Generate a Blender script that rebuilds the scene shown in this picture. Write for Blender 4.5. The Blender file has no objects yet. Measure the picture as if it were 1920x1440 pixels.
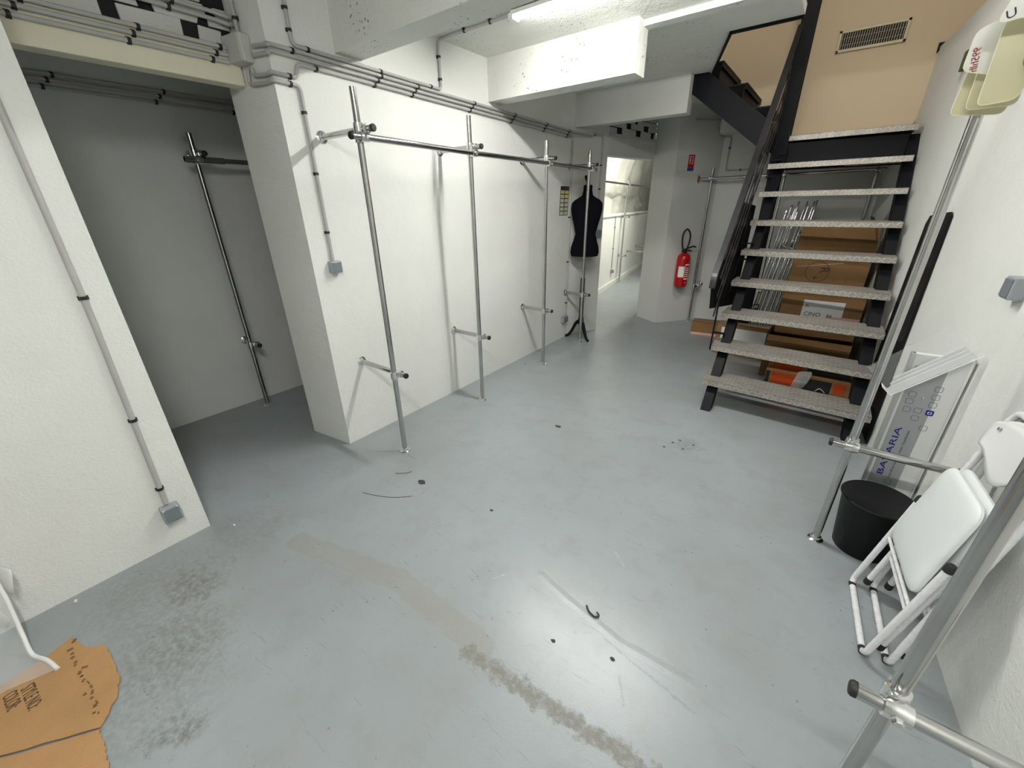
import bpy, bmesh, math, random
from mathutils import Vector, Matrix
random.seed(7)
scene = bpy.context.scene
COL = scene.collection

# ------------------------------------------------------------------ camera
FPX = 755.69
CAMZ = 1.6
def _rot(a, b, c):
    ca, sa, cb, sb, cc, sc = math.cos(a), math.sin(a), math.cos(b), math.sin(b), math.cos(c), math.sin(c)
    fwd = Vector((0, ca, -sa)); right = Vector((1, 0, 0)); down = Vector((0, -sa, -ca))
    r2 = right*cb + down*sb; d2 = down*cb - right*sb
    Rz = Matrix(((cc, -sc, 0), (sc, cc, 0), (0, 0, 1)))
    return Rz @ r2, Rz @ d2, Rz @ fwd
CR, CD, CF = _rot(math.radians(24.022), math.radians(.992), math.radians(37.001))
cam_data = bpy.data.cameras.new('camera')
cam_data.sensor_width = 36.0
cam_data.lens = FPX/1920*36.0
cam_data.clip_start = 0.02
cam = bpy.data.objects.new('camera', cam_data)
COL.objects.link(cam)
cam.matrix_world = Matrix(((CR.x, -CD.x, -CF.x, 0), (CR.y, -CD.y, -CF.y, 0), (CR.z, -CD.z, -CF.z, CAMZ), (0, 0, 0, 1)))
scene.camera = cam
# world: faint neutral, the basement is lit by its lamps
w = bpy.data.worlds.new('world'); scene.world = w; w.use_nodes = True
w.node_tree.nodes['Background'].inputs[0].default_value = (.8, .85, .9, 1)
w.node_tree.nodes['Background'].inputs[1].default_value = .05
scene.view_settings.view_transform = 'Standard'
scene.view_settings.look = 'None'
scene.view_settings.gamma = 1.0
scene.view_settings.use_curve_mapping = False
scene.view_settings.exposure = 0.0
scene.cycles.caustics_reflective = False
scene.cycles.caustics_refractive = False
TUBE_STRENGTH = 200.0      # emission of the ceiling tubes over the main room
BACK_STRENGTH = 260.0      # tube in the back room
UP_STRENGTH = 105.0        # unseen lamp added upstairs to light the beige wall

# pixel -> place helpers (a pixel only gives the direction; the plane it lies on gives the distance)
CAMP = Vector((0, 0, CAMZ))
def ray(x, y): return CR*(x-960) + CD*(y-720) + CF*FPX
def F(x, y, z=0.0):
    d = ray(x, y); return CAMP + d*((z-CAMZ)/d.z)
def PX(x, y, v):
    d = ray(x, y); return CAMP + d*(v/d.x)
def PY(x, y, v):
    d = ray(x, y); return CAMP + d*(v/d.y)
def PN(x, y, q, n):
    d = ray(x, y); return CAMP + d*((Vector(q)-CAMP).dot(n)/d.dot(n))

# ------------------------------------------------------------------ materials
def lin(r, g, b):
    f = lambda c: ((c/255)/12.92 if c/255 <= .04045 else ((c/255+.055)/1.055)**2.4)
    return (f(r), f(g), f(b), 1)
def new_mat(name):
    m = bpy.data.materials.new(name); m.use_nodes = True
    nt = m.node_tree; b = nt.nodes['Principled BSDF']
    return m, nt, b
def node(nt, t, **kw):
    n = nt.nodes.new(t)
    for k, v in kw.items(): setattr(n, k, v)
    return n
def mth(nt, op, a, b=None, c=None):
    n = nt.nodes.new('ShaderNodeMath'); n.operation = op
    for i, v in enumerate((a, b, c)):
        if v is None: continue
        if hasattr(v, 'links'): nt.links.new(v, n.inputs[i])
        else: n.inputs[i].default_value = v
    return n.outputs[0]
def mixc(nt, fac, c1, c2):
    n = nt.nodes.new('ShaderNodeMix'); n.data_type = 'RGBA'
    for s, v in ((n.inputs[0], fac), (n.inputs[6], c1), (n.inputs[7], c2)):
        if hasattr(v, 'links'): nt.links.new(v, s)
        else: s.default_value = v
    return n.outputs[2]
def ramp(nt, v, a, b):
    n = nt.nodes.new('ShaderNodeMapRange'); n.inputs[1].default_value = a; n.inputs[2].default_value = b
    nt.links.new(v, n.inputs[0]); return n.outputs[0]
def noise(nt, co, scale, detail=4, rough=.55, dist=0):
    n = nt.nodes.new('ShaderNodeTexNoise'); n.inputs['Scale'].default_value = scale
    n.inputs['Detail'].default_value = detail; n.inputs['Roughness'].default_value = rough
    n.inputs['Distortion'].default_value = dist
    nt.links.new(co, n.inputs['Vector']); return n.outputs[0]
def coords(nt): return nt.nodes.new('ShaderNodeTexCoord').outputs['Object']
def bump(nt, b, h, strength, dist):
    n = nt.nodes.new('ShaderNodeBump'); n.inputs['Strength'].default_value = strength
    n.inputs['Distance'].default_value = dist
    nt.links.new(h, n.inputs['Height']); nt.links.new(n.outputs[0], b.inputs['Normal'])

def simple(name, col, rough=.5, metal=0.0, var=0.0, vscale=8, bmp=0.0, bscale=60, spec=None):
    m, nt, b = new_mat(name)
    b.inputs['Base Color'].default_value = col
    b.inputs['Roughness'].default_value = rough; b.inputs['Metallic'].default_value = metal
    if spec is not None: b.inputs['Specular IOR Level'].default_value = spec
    if var or bmp: co = coords(nt)
    if var:
        n = noise(nt, co, vscale)
        dark = tuple(c*(1-var) for c in col[:3])+(1,); lite = tuple(min(1, c*(1+var*.6)) for c in col[:3])+(1,)
        nt.links.new(mixc(nt, ramp(nt, n, .3, .7), dark, lite), b.inputs['Base Color'])
        nt.links.new(mth(nt, 'MULTIPLY_ADD', n, .2, rough-.1), b.inputs['Roughness'])
    if bmp: bump(nt, b, noise(nt, co, bscale, 3), bmp, .004)
    return m

def plaster(name, col, var=.06, lump=.5, pits=0.0, pit_scale=14, flake=.0):
    m, nt, b = new_mat(name); co = coords(nt)
    b.inputs['Roughness'].default_value = .72; b.inputs['Specular IOR Level'].default_value = .3
    n1 = noise(nt, co, 2.2, 2); n2 = noise(nt, co, 14, 3, .65); n3 = noise(nt, co, 90, 1, .6)
    c2 = tuple(c*(1-var) for c in col[:3])+(1,)
    c = mixc(nt, ramp(nt, n1, .35, .7), col, c2)
    # hand-rolled scratches in the paint film
    sc = noise(nt, co, 30, 3, .7, 1.5)
    c = mixc(nt, mth(nt, 'MULTIPLY', ramp(nt, sc, .62, .74), .18), c, tuple(x*.7 for x in col[:3])+(1,))
    h = mth(nt, 'ADD', mth(nt, 'MULTIPLY', n2, .7), mth(nt, 'MULTIPLY', n3, .3))
    if pits:
        v = nt.nodes.new('ShaderNodeTexVoronoi'); v.inputs['Scale'].default_value = pit_scale*3
        nt.links.new(co, v.inputs['Vector'])
        reg = ramp(nt, noise(nt, co, 3.2, 4), .50, .60)
        spot = mth(nt, 'MULTIPLY', ramp(nt, v.outputs['Distance'], .3, .14), reg)
        spot = mth(nt, 'MULTIPLY', spot, ramp(nt, noise(nt, co, 45, 3), .45, .56))
        spot = mth(nt, 'MULTIPLY', spot, pits)
        c = mixc(nt, spot, c, (.09, .085, .075, 1))
        h = mth(nt, 'SUBTRACT', h, mth(nt, 'MULTIPLY', spot, .7))
    nt.links.new(c, b.inputs['Base Color'])
    bump(nt, b, h, lump, .012)
    return m

M = {}
M['white'] = plaster('white_plaster', lin(226, 227, 222), .05, .55, .0)
M['white_pit'] = plaster('white_plaster_pitted', lin(222, 223, 217), .07, .8, .9)
M['white_far'] = plaster('white_plaster_smooth', lin(214, 214, 210), .06, .35)
M['alcove'] = plaster('alcove_plaster', lin(216, 217, 213), .06, .3)
M['rock'] = plaster('rough_limewash', lin(212, 213, 205), .16, 2.2)
M['cream'] = plaster('cream_paint', lin(222, 218, 196), .05, .2)
M['beige'] = plaster('beige_paint', lin(208, 190, 162), .03, .1)
M['block'] = plaster('white_block', lin(205, 206, 203), .12, .7)
M['painted_void'] = simple('painted_void', (.012, .012, .014, 1), .9)  # near-black colour in place of the shade inside gaps and holes
M['pvc'] = simple('grey_pvc', lin(176, 175, 172), .45, var=.06, vscale=12)
M['clip'] = simple('black_clip', (.012, .012, .013, 1), .45)
M['box_grey'] = simple('grey_plastic', lin(150, 156, 160), .4)
M['box_dark'] = simple('grey_plastic_rocker', lin(118, 126, 131), .35)
M['box_light'] = simple('light_grey_plastic', lin(190, 190, 186), .45)
M['black'] = simple('black_steel', (.006, .0065, .009, 1), .5, var=.2, vscale=20, spec=.12)
M['black_edge'] = simple('worn_black_steel', (.05, .05, .055, 1), .3, metal=.6)
M['handrail'] = simple('dark_handrail', (.022, .022, .025, 1), .36, metal=.2, var=.25, vscale=25)
M['black_plastic'] = simple('black_plastic', (.005, .005, .006, 1), .45, var=.15, vscale=60, spec=.2)
M['black_cloth'] = simple('black_jersey', (.004, .004, .007, 1), .95, spec=.1)
M['rubber'] = simple('black_rubber', (.012, .012, .012, 1), .6)
M['white_metal'] = simple('white_enamel', lin(228, 228, 230), .28, var=.03, vscale=30)
M['white_vinyl'] = simple('white_vinyl', lin(226, 231, 230), .45, bmp=.15, bscale=300)
M['white_plastic'] = simple('white_plastic', lin(228, 229, 228), .35)
M['silver'] = simple('silver_print', lin(168, 170, 174), .4, metal=.15)
M['silver_rail'] = simple('silver_rail', lin(190, 191, 192), .35, metal=.5)
M['blue_ink'] = simple('blue_ink', lin(26, 30, 128), .5)
M['grey_ink'] = simple('grey_ink', lin(92, 94, 98), .5)
M['black_ink'] = simple('black_ink', (.03, .028, .027, 1), .7)
M['brown_ink'] = simple('brown_ink', (.07, .04, .022, 1), .8)
M['red_ink'] = simple('red_ink', lin(150, 45, 45), .6)
M['white_ink'] = simple('white_ink', lin(232, 230, 226), .5)
M['red'] = simple('red_enamel', lin(176, 10, 18), .25)
M['red_sign'] = simple('red_sign', lin(190, 26, 40), .4)
M['blue_sign'] = simple('blue_sign', lin(38, 72, 150), .4)
M['yellow_cell'] = simple('yellow_cell', lin(206, 198, 120), .5)
M['purple_cell'] = simple('purple_band', lin(70, 48, 66), .5)
M['pale_cell'] = simple('pale_cell', lin(196, 196, 176), .5)
M['paper'] = simple('white_paper', lin(232, 233, 234), .6)
M['pink_tape'] = simple('pink_tape', lin(228, 178, 172), .35)
M['orange_print'] = simple('orange_print', lin(190, 70, 18), .5)
M['black_print'] = simple('black_print', (.018, .017, .017, 1), .5)
M['olive'] = simple('olive_pad', lin(80, 82, 50), .8)
M['debris'] = simple('dark_debris', (.05, .048, .042, 1), .9)
M['dust'] = simple('plaster_crumb', lin(215, 212, 200), .9)
M['red_bead'] = simple('red_bead', lin(190, 30, 30), .4)
M['vent'] = simple('cream_grille', lin(196, 186, 158), .45)

def chrome():
    m, nt, b = new_mat('chrome_tube'); co = coords(nt)
    b.inputs['Metallic'].default_value = 1.0
    n = noise(nt, co, 6, 4)
    nt.links.new(mixc(nt, ramp(nt, n, .3, .75), (.56, .56, .56, 1), (.45, .44, .43, 1)), b.inputs['Base Color'])
    nt.links.new(mth(nt, 'MULTIPLY_ADD', noise(nt, co, 25, 4), .12, .07), b.inputs['Roughness'])
    return m
M['chrome'] = chrome()
def polished():
    m, nt, b = new_mat('polished_zinc')
    b.inputs['Metallic'].default_value = 1.0; b.inputs['Base Color'].default_value = (.8, .8, .8, 1); b.inputs['Roughness'].default_value = .12
    return m
M['zinc'] = polished()

def diamond():
    # checker plate: raised lozenges turned alternately left and right
    m, nt, b = new_mat('checker_plate'); co = coords(nt)
    b.inputs['Metallic'].default_value = .35
    sep = nt.nodes.new('ShaderNodeSeparateXYZ'); nt.links.new(co, sep.inputs[0])
    S = 34.0
    u = mth(nt, 'MULTIPLY', sep.outputs[0], S); v = mth(nt, 'MULTIPLY', mth(nt, 'ADD', sep.outputs[1], sep.outputs[2]), S)
    iu = mth(nt, 'FLOOR', u); iv = mth(nt, 'FLOOR', v)
    par = mth(nt, 'MODULO', mth(nt, 'ABSOLUTE', mth(nt, 'ADD', iu, iv)), 2.0)
    sgn = mth(nt, 'MULTIPLY_ADD', par, 2.0, -1.0)
    fu = mth(nt, 'SUBTRACT', mth(nt, 'SUBTRACT', u, iu), .5); fv = mth(nt, 'SUBTRACT', mth(nt, 'SUBTRACT', v, iv), .5)
    a = mth(nt, 'ADD', fu, mth(nt, 'MULTIPLY', fv, sgn)); c = mth(nt, 'SUBTRACT', fu, mth(nt, 'MULTIPLY', fv, sgn))
    d = mth(nt, 'ADD', mth(nt, 'POWER', mth(nt, 'MULTIPLY', a, 1.0), 2.0), mth(nt, 'POWER', mth(nt, 'MULTIPLY', c, 5.0), 2.0))
    h = ramp(nt, d, 1.0, .35)
    col = mixc(nt, h, lin(158, 153, 146), lin(192, 188, 180))
    n = noise(nt, co, 9, 5)
    col = mixc(nt, mth(nt, 'MULTIPLY', ramp(nt, n, .45, .75), .35), col, lin(96, 90, 84))
    nt.links.new(col, b.inputs['Base Color'])
    nt.links.new(mth(nt, 'MULTIPLY_ADD', n, .25, .26), b.inputs['Roughness'])
    bump(nt, b, h, .6, .0022)
    return m
M['plate'] = diamond()

def cardboard(name, col):
    m, nt, b = new_mat(name); co = coords(nt)
    b.inputs['Roughness'].default_value = .75; b.inputs['Specular IOR Level'].default_value = .25
    n = noise(nt, co, 5, 5); g = noise(nt, co, 160, 2)
    c = mixc(nt, ramp(nt, n, .3, .75), col, tuple(x*.8 for x in col[:3])+(1,))
    c = mixc(nt, mth(nt, 'MULTIPLY', ramp(nt, g, .5, .8), .25), c, tuple(x*.6 for x in col[:3])+(1,))
    nt.links.new(c, b.inputs['Base Color']); bump(nt, b, n, .25, .01)
    return m
M['card'] = cardboard('cardboard', lin(150, 115, 76))
M['card2'] = cardboard('cardboard_floor', lin(180, 140, 96))
M['card3'] = cardboard('cardboard_inside', lin(128, 98, 62))

def clear(name, col, alpha, rough=.05, trans=False):
    m, nt, b = new_mat(name)
    b.inputs['Base Color'].default_value = col; b.inputs['Roughness'].default_value = rough
    if trans:
        b.inputs['Transmission Weight'].default_value = 1.0; b.inputs['IOR'].default_value = 1.2
    else:
        b.inputs['Alpha'].default_value = alpha
    return m
M['acrylic'] = clear('clear_acrylic', (.9, .92, .93, 1), .10, .05)
M['acrylic_edge'] = clear('acrylic_edge', (.97, .98, .99, 1), .85, .1)
M['film'] = clear('plastic_film', (.8, .82, .82, 1), .28, .2)
M['tag_yellow'] = clear('yellowed_plastic', lin(212, 206, 168), .8, .3)
M['tag_white'] = clear('milky_plastic', lin(226, 226, 220), .9, .3)
M['tag_rim'] = clear('tag_rim', lin(240, 238, 214), .9, .2)
M['tape'] = clear('clear_tape', (.55, .5, .42, 1), .6, .2)

def emit(name, col, s):
    m, nt, b = new_mat(name)
    b.inputs['Base Color'].default_value = (1, 1, 1, 1)
    b.inputs['Emission Color'].default_value = col; b.inputs['Emission Strength'].default_value = s
    return m
M['tube'] = emit('lit_tube', (1, .985, .95, 1), TUBE_STRENGTH)
M['tube_back'] = emit('lit_tube_back', (1, .97, .88, 1), BACK_STRENGTH)
M['tube_up'] = emit('lit_lamp_upper', (1, .97, .92, 1), UP_STRENGTH)

def floor_mat():
    m, nt, b = new_mat('grey_floor_paint'); co = coords(nt)
    sep = nt.nodes.new('ShaderNodeSeparateXYZ'); nt.links.new(co, sep.inputs[0])
    X, Y = sep.outputs[0], sep.outputs[1]
    n1 = noise(nt, co, 1.1, 3, .6); n2 = noise(nt, co, 6, 4, .65); n3 = noise(nt, co, 40, 3, .7)
    c = mixc(nt, ramp(nt, n1, .35, .7), lin(150, 158, 161), lin(141, 146, 147))
    c = mixc(nt, mth(nt, 'MULTIPLY', ramp(nt, n2, .5, .75), .35), c, lin(128, 130, 128))
    def dist_seg(ax, ay, bx, by):
        dx, dy = bx-ax, by-ay; L2 = dx*dx+dy*dy
        px = mth(nt, 'SUBTRACT', X, ax); py = mth(nt, 'SUBTRACT', Y, ay)
        t = mth(nt, 'DIVIDE', mth(nt, 'ADD', mth(nt, 'MULTIPLY', px, dx), mth(nt, 'MULTIPLY', py, dy)), L2)
        t = mth(nt, 'MINIMUM', mth(nt, 'MAXIMUM', t, 0.0), 1.0)
        ex = mth(nt, 'SUBTRACT', px, mth(nt, 'MULTIPLY', t, dx)); ey = mth(nt, 'SUBTRACT', py, mth(nt, 'MULTIPLY', t, dy))
        return mth(nt, 'SQRT', mth(nt, 'ADD', mth(nt, 'MULTIPLY', ex, ex), mth(nt, 'MULTIPLY', ey, ey)))
    jag = mth(nt, 'MULTIPLY_ADD', noise(nt, co, 16, 4, .7), .11, -.055)
    fine = mth(nt, 'MULTIPLY_ADD', noise(nt, co, 55, 4, .75), .06, -.03)
    # trace of a removed partition: worn cement strip
    d1 = mth(nt, 'ADD', dist_seg(-1.88, .60, -1.25, .755), mth(nt, 'MULTIPLY', jag, .6))
    d2 = mth(nt, 'ADD', dist_seg(-1.25, .755, -.74, .745), mth(nt, 'MULTIPLY', jag, .6))
    s1 = ramp(nt, mth(nt, 'MINIMUM', d1, d2), .062, .048)
    c = mixc(nt, mth(nt, 'MULTIPLY', mth(nt, 'MULTIPLY', s1, ramp(nt, n3, .15, .5)), .55), c, lin(140, 138, 131))
    d3 = mth(nt, 'ADD', dist_seg(-.76, .70, -.40, .725), jag)
    d4 = mth(nt, 'ADD', dist_seg(-.40, .725, -.02, .755), jag)
    s2 = ramp(nt, mth(nt, 'ADD', mth(nt, 'MINIMUM', d3, d4), fine), .038, .022)
    c = mixc(nt, mth(nt, 'MULTIPLY', mth(nt, 'MULTIPLY', s2, ramp(nt, n3, .2, .55)), .8), c, lin(117, 114, 105))
    # dirty blotches by the left wall
    for (bx, by, r, k) in ((-2.02, .17, .13, .55), (-1.78, .03, .22, .45), (-1.40, -.09, .07, .65), (-2.15, .02, .3, .3), (-1.62, -.1, .3, .3), (-.5, 2.69, .1, .35), (-2.2, .45, .25, .2)):
        d = mth(nt, 'ADD', dist_seg(bx, by, bx+.04, by+.03), mth(nt, 'MULTIPLY', jag, 2.2))
        s = mth(nt, 'MULTIPLY', ramp(nt, d, r, r*.35), ramp(nt, n3, .35, .62))
        c = mixc(nt, mth(nt, 'MULTIPLY', s, k), c, lin(98, 94, 86))
    # white scrape marks
    ridge = None
    rp = [F(a_, b_) for a_, b_ in ((1015, 1078), (1060, 1120), (1112, 1162), (1160, 1203), (1222, 1238), (1312, 1292))]
    for i in range(5):
        d = mth(nt, 'ADD', dist_seg(rp[i].x, rp[i].y, rp[i+1].x, rp[i+1].y), mth(nt, 'MULTIPLY', fine, .25))
        ridge = d if ridge is None else mth(nt, 'MINIMUM', ridge, d)
    ridge = ramp(nt, ridge, .022, .0)
    for (ax, ay, bx, by, r) in ((-.50, 1.50, -.43, 1.44, .004), (-.90, 1.02, -.86, 1.08, .004)):
        d = mth(nt, 'ADD', dist_seg(ax, ay, bx, by), mth(nt, 'MULTIPLY', fine, .6))
        c = mixc(nt, mth(nt, 'MULTIPLY', ramp(nt, d, r, r*.2), .5), c, lin(180, 187, 190))
    for (ax, ay, bx, by, r) in ((-.36, 1.06, .0, 1.0, .006), (-.25, .96, -.2, .88, .006)):
        d = mth(nt, 'ADD', dist_seg(ax, ay, bx, by), mth(nt, 'MULTIPLY', fine, .6))
        c = mixc(nt, mth(nt, 'MULTIPLY', ramp(nt, d, r, r*.3), .45), c, lin(120, 122, 122))
    # small dark chips and scuffs
    v = nt.nodes.new('ShaderNodeTexVoronoi'); v.inputs['Scale'].default_value = 26
    nt.links.new(co, v.inputs['Vector'])
    chip = mth(nt, 'MULTIPLY', ramp(nt, v.outputs['Distance'], .13, .07), ramp(nt, noise(nt, co, 7, 4), .54, .6))
    c = mixc(nt, mth(nt, 'MULTIPLY', chip, .6), c, lin(84, 84, 80))
    mp = nt.nodes.new('ShaderNodeMapping'); mp.inputs['Rotation'].default_value = (0, 0, .6); mp.inputs['Scale'].default_value = (1, 9, 1)
    nt.links.new(co, mp.inputs['Vector'])
    sc = noise(nt, mp.outputs[0], 5, 4, .8, .6)
    c = mixc(nt, mth(nt, 'MULTIPLY', ramp(nt, sc, .62, .70), .35), c, lin(104, 105, 102))
    for rz_, th_ in ((1.3, .64), (-.5, .66), (2.2, .65)):
        m2 = nt.nodes.new('ShaderNodeMapping'); m2.inputs['Rotation'].default_value = (0, 0, rz_); m2.inputs['Scale'].default_value = (1.2, 34, 1)
        nt.links.new(co, m2.inputs['Vector'])
        ln = noise(nt, m2.outputs[0], 3.2, 3, .6, .3)
        c = mixc(nt, mth(nt, 'MULTIPLY', mth(nt, 'MULTIPLY', ramp(nt, ln, th_+.04, th_+.10), ramp(nt, n3, .4, .6)), .45), c, lin(92, 93, 90))
    nt.links.new(c, b.inputs['Base Color'])
    r = mth(nt, 'MAXIMUM', mth(nt, 'MULTIPLY_ADD', n2, .08, .25), .279)
    r = mth(nt, 'MAXIMUM', r, mth(nt, 'MULTIPLY', mth(nt, 'MAXIMUM', s1, s2), .6))
    nt.links.new(r, b.inputs['Roughness'])
    h = mth(nt, 'ADD', mth(nt, 'MULTIPLY', n2, .6), mth(nt, 'MULTIPLY', n3, .25))
    h = mth(nt, 'SUBTRACT', h, mth(nt, 'MULTIPLY', s2, .12))
    h = mth(nt, 'ADD', h, mth(nt, 'MULTIPLY', ridge, 1.3))
    h = mth(nt, 'ADD', h, mth(nt, 'MULTIPLY', noise(nt, co, 200, 3, .6), .35))
    bump(nt, b, h, .16, .005)
    return m
M['floor'] = floor_mat()

# ------------------------------------------------------------------ mesh helpers
def V3(p): return Vector((p[0], p[1], p[2]))
def basis(d):
    d = d.normalized(); a = Vector((0, 0, 1)) if abs(d.z) < .9 else Vector((1, 0, 0))
    u = d.cross(a).normalized(); return u, d.cross(u).normalized()
def fillet(pts, r, n=5):
    pts = [V3(p) for p in pts]; out = [pts[0]]
    for i in range(1, len(pts)-1):
        a, p, b = pts[i-1], pts[i], pts[i+1]
        la, lb = (a-p).length, (b-p).length; k = min(r, la*.45, lb*.45)
        s, e = p+(a-p).normalized()*k, p+(b-p).normalized()*k
        for j in range(n+1):
            t = j/n; out.append(s*(1-t)**2 + p*2*t*(1-t) + e*t*t)
    out.append(pts[-1]); return out
def bez(pts, n=10):
    pts = [V3(p) for p in pts]; out = []
    P = [pts[0]]+pts+[pts[-1]]
    for i in range(1, len(P)-2):
        a, b, c, d = P[i-1:i+3]
        for j in range(n):
            t = j/n
            out.append(.5*((2*b)+(c-a)*t+(2*a-5*b+4*c-d)*t*t+(3*b-a-3*c+d)*t**3))
    out.append(pts[-1]); return out
class MB:
    def __init__(s): s.v = []; s.f = []
    def add(s, vs, fs):
        o = len(s.v); s.v += [tuple(p) for p in vs]; s.f += [tuple(i+o for i in f) for f in fs]; return s
    def box(s, x0, x1, y0, y1, z0, z1):
        return s.add([(x0, y0, z0), (x1, y0, z0), (x1, y1, z0), (x0, y1, z0), (x0, y0, z1), (x1, y0, z1), (x1, y1, z1), (x0, y1, z1)],
                     [(0, 3, 2, 1), (4, 5, 6, 7), (0, 1, 5, 4), (1, 2, 6, 5), (2, 3, 7, 6), (3, 0, 4, 7)])
    def obox(s, c, ax, ay, az):   # centre and three half-axis vectors
        c, ax, ay, az = V3(c), V3(ax), V3(ay), V3(az)
        vs = [c+ax*i+ay*j+az*k for k in (-1, 1) for i, j in ((-1, -1), (1, -1), (1, 1), (-1, 1))]
        return s.add(vs, [(0, 3, 2, 1), (4, 5, 6, 7), (0, 1, 5, 4), (1, 2, 6, 5), (2, 3, 7, 6), (3, 0, 4, 7)])
    def prism(s, poly, off):
        poly = [V3(p) for p in poly]; off = V3(off); n = len(poly)
        vs = poly+[p+off for p in poly]
        fs = [tuple(range(n-1, -1, -1)), tuple(range(n, 2*n))]+[(i, (i+1) % n, n+(i+1) % n, n+i) for i in range(n)]
        return s.add(vs, fs)
    def plan(s, poly, z0, z1): return s.prism([(x, y, z0) for x, y in poly], (0, 0, z1-z0))
    def tube(s, pts, r, n=12, caps=True):
        pts = [V3(p) for p in pts]; rs = r if isinstance(r, (list, tuple)) else [r]*len(pts)
        u = None; vs = []; fs = []
        for i, p in enumerate(pts):
            d = (pts[min(i+1, len(pts)-1)]-pts[max(i-1, 0)])
            if u is None: u, v = basis(d)
            else:
                d = d.normalized(); u = (u-d*u.dot(d)).normalized(); v = d.cross(u)
            for k in range(n):
                a = 2*math.pi*k/n; vs.append(p+(u*math.cos(a)+v*math.sin(a))*rs[i])
        for i in range(len(pts)-1):
            for k in range(n): fs.append((i*n+k, i*n+(k+1) % n, (i+1)*n+(k+1) % n, (i+1)*n+k))
        if caps: fs += [tuple(range(n-1, -1, -1)), tuple(range((len(pts)-1)*n, len(pts)*n))]
        return s.add(vs, fs)
    def lathe(s, o, prof, n=24, axis=(0, 0, 1), ex=1.0, ey=1.0, udir=None):
        o = V3(o); d = V3(axis).normalized()
        if udir is None: u, v = basis(d)
        else: u = V3(udir).normalized(); v = d.cross(u)
        vs = []; fs = []
        for r, h in prof:
            for k in range(n):
                a = 2*math.pi*k/n; vs.append(o+d*h+(u*math.cos(a)*ex+v*math.sin(a)*ey)*r)
        for i in range(len(prof)-1):
            for k in range(n): fs.append((i*n+k, i*n+(k+1) % n, (i+1)*n+(k+1) % n, (i+1)*n+k))
        fs += [tuple(range(n-1, -1, -1)), tuple(range((len(prof)-1)*n, len(prof)*n))]
        return s.add(vs, fs)
    def grid(s, fn, nu, nv):
        vs = [fn(i/nu, j/nv) for j in range(nv+1) for i in range(nu+1)]
        fs = [(j*(nu+1)+i, j*(nu+1)+i+1, (j+1)*(nu+1)+i+1, (j+1)*(nu+1)+i) for j in range(nv) for i in range(nu)]
        return s.add(vs, fs)
    def build(s, name, mat, parent=None, smooth=True, bevel=0.0, solid=0.0):
        me = bpy.data.meshes.new(name); me.from_pydata([tuple(p) for p in s.v], [], s.f)
        bm = bmesh.new(); bm.from_mesh(me); bmesh.ops.recalc_face_normals(bm, faces=bm.faces); bm.to_mesh(me); bm.free()
        me.materials.append(M[mat] if isinstance(mat, str) else mat)
        if smooth:
            for p in me.polygons: p.use_smooth = True
            me.set_sharp_from_angle(angle=math.radians(38))
        o = bpy.data.objects.new(name, me); COL.objects.link(o); attach(o, parent)
        if solid:
            md = o.modifiers.new('thickness', 'SOLIDIFY'); md.thickness = solid; md.offset = 0
        if bevel:
            md = o.modifiers.new('bevel', 'BEVEL'); md.width = bevel; md.segments = 2; md.limit_method = 'ANGLE'
        return o
def attach(o, parent):
    if parent is None: return
    o.parent = parent
    if parent.type == 'EMPTY': o.matrix_parent_inverse = Matrix.Translation(-parent.location)
def thing(name, label, cat, loc=(0, 0, 0), group=None):
    o = bpy.data.objects.new(name, None); COL.objects.link(o); o.empty_display_size = .1
    o.location = loc; o['label'] = label; o['category'] = cat
    if group: o['group'] = group
    return o
def tag(o, label, cat, group=None):
    o['label'] = label; o['category'] = cat
    if group: o['group'] = group
    return o
def struct(o, label=None):
    o['kind'] = 'structure'
    if label: o['label'] = label; 
    return o
def box(name, mat, parent, *a, **k): return MB().box(*a).build(name, mat, parent, **k)
def text(name, body, size, o, xd, yd, mat, parent, depth=.0006, width=None, align='LEFT'):
    cu = bpy.data.curves.new(name, 'FONT'); cu.body = body; cu.size = size; cu.extrude = depth; cu.align_x = align
    cu.resolution_u = 3
    t = bpy.data.objects.new(name+'_tmp', cu); COL.objects.link(t)
    dg = bpy.context.evaluated_depsgraph_get()
    me = bpy.data.meshes.new_from_object(t.evaluated_get(dg))
    bpy.data.objects.remove(t); bpy.data.curves.remove(cu)
    xs = [v.co.x for v in me.vertices]; k = 1.0
    if width and xs: k = width/(max(xs)-min(xs))
    xd = V3(xd).normalized(); yd = V3(yd); yd = (yd-xd*yd.dot(xd)).normalized(); zd = xd.cross(yd); o = V3(o)
    for v in me.vertices: v.co = o+xd*(v.co.x*k)+yd*v.co.y+zd*v.co.z
    me.name = name; me.materials.clear(); me.materials.append(M[mat])
    ob = bpy.data.objects.new(name, me); COL.objects.link(ob); attach(ob, parent); return ob

# right wall plane: runs from (.728,1.349) to (.377,5.5)
RW = lambda y: .728-(y-1.349)*.08456
RWN = Vector((.9964, .0846, 0)); RWQ = Vector((.728, 1.349, 0))
CEIL = 2.66

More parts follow.
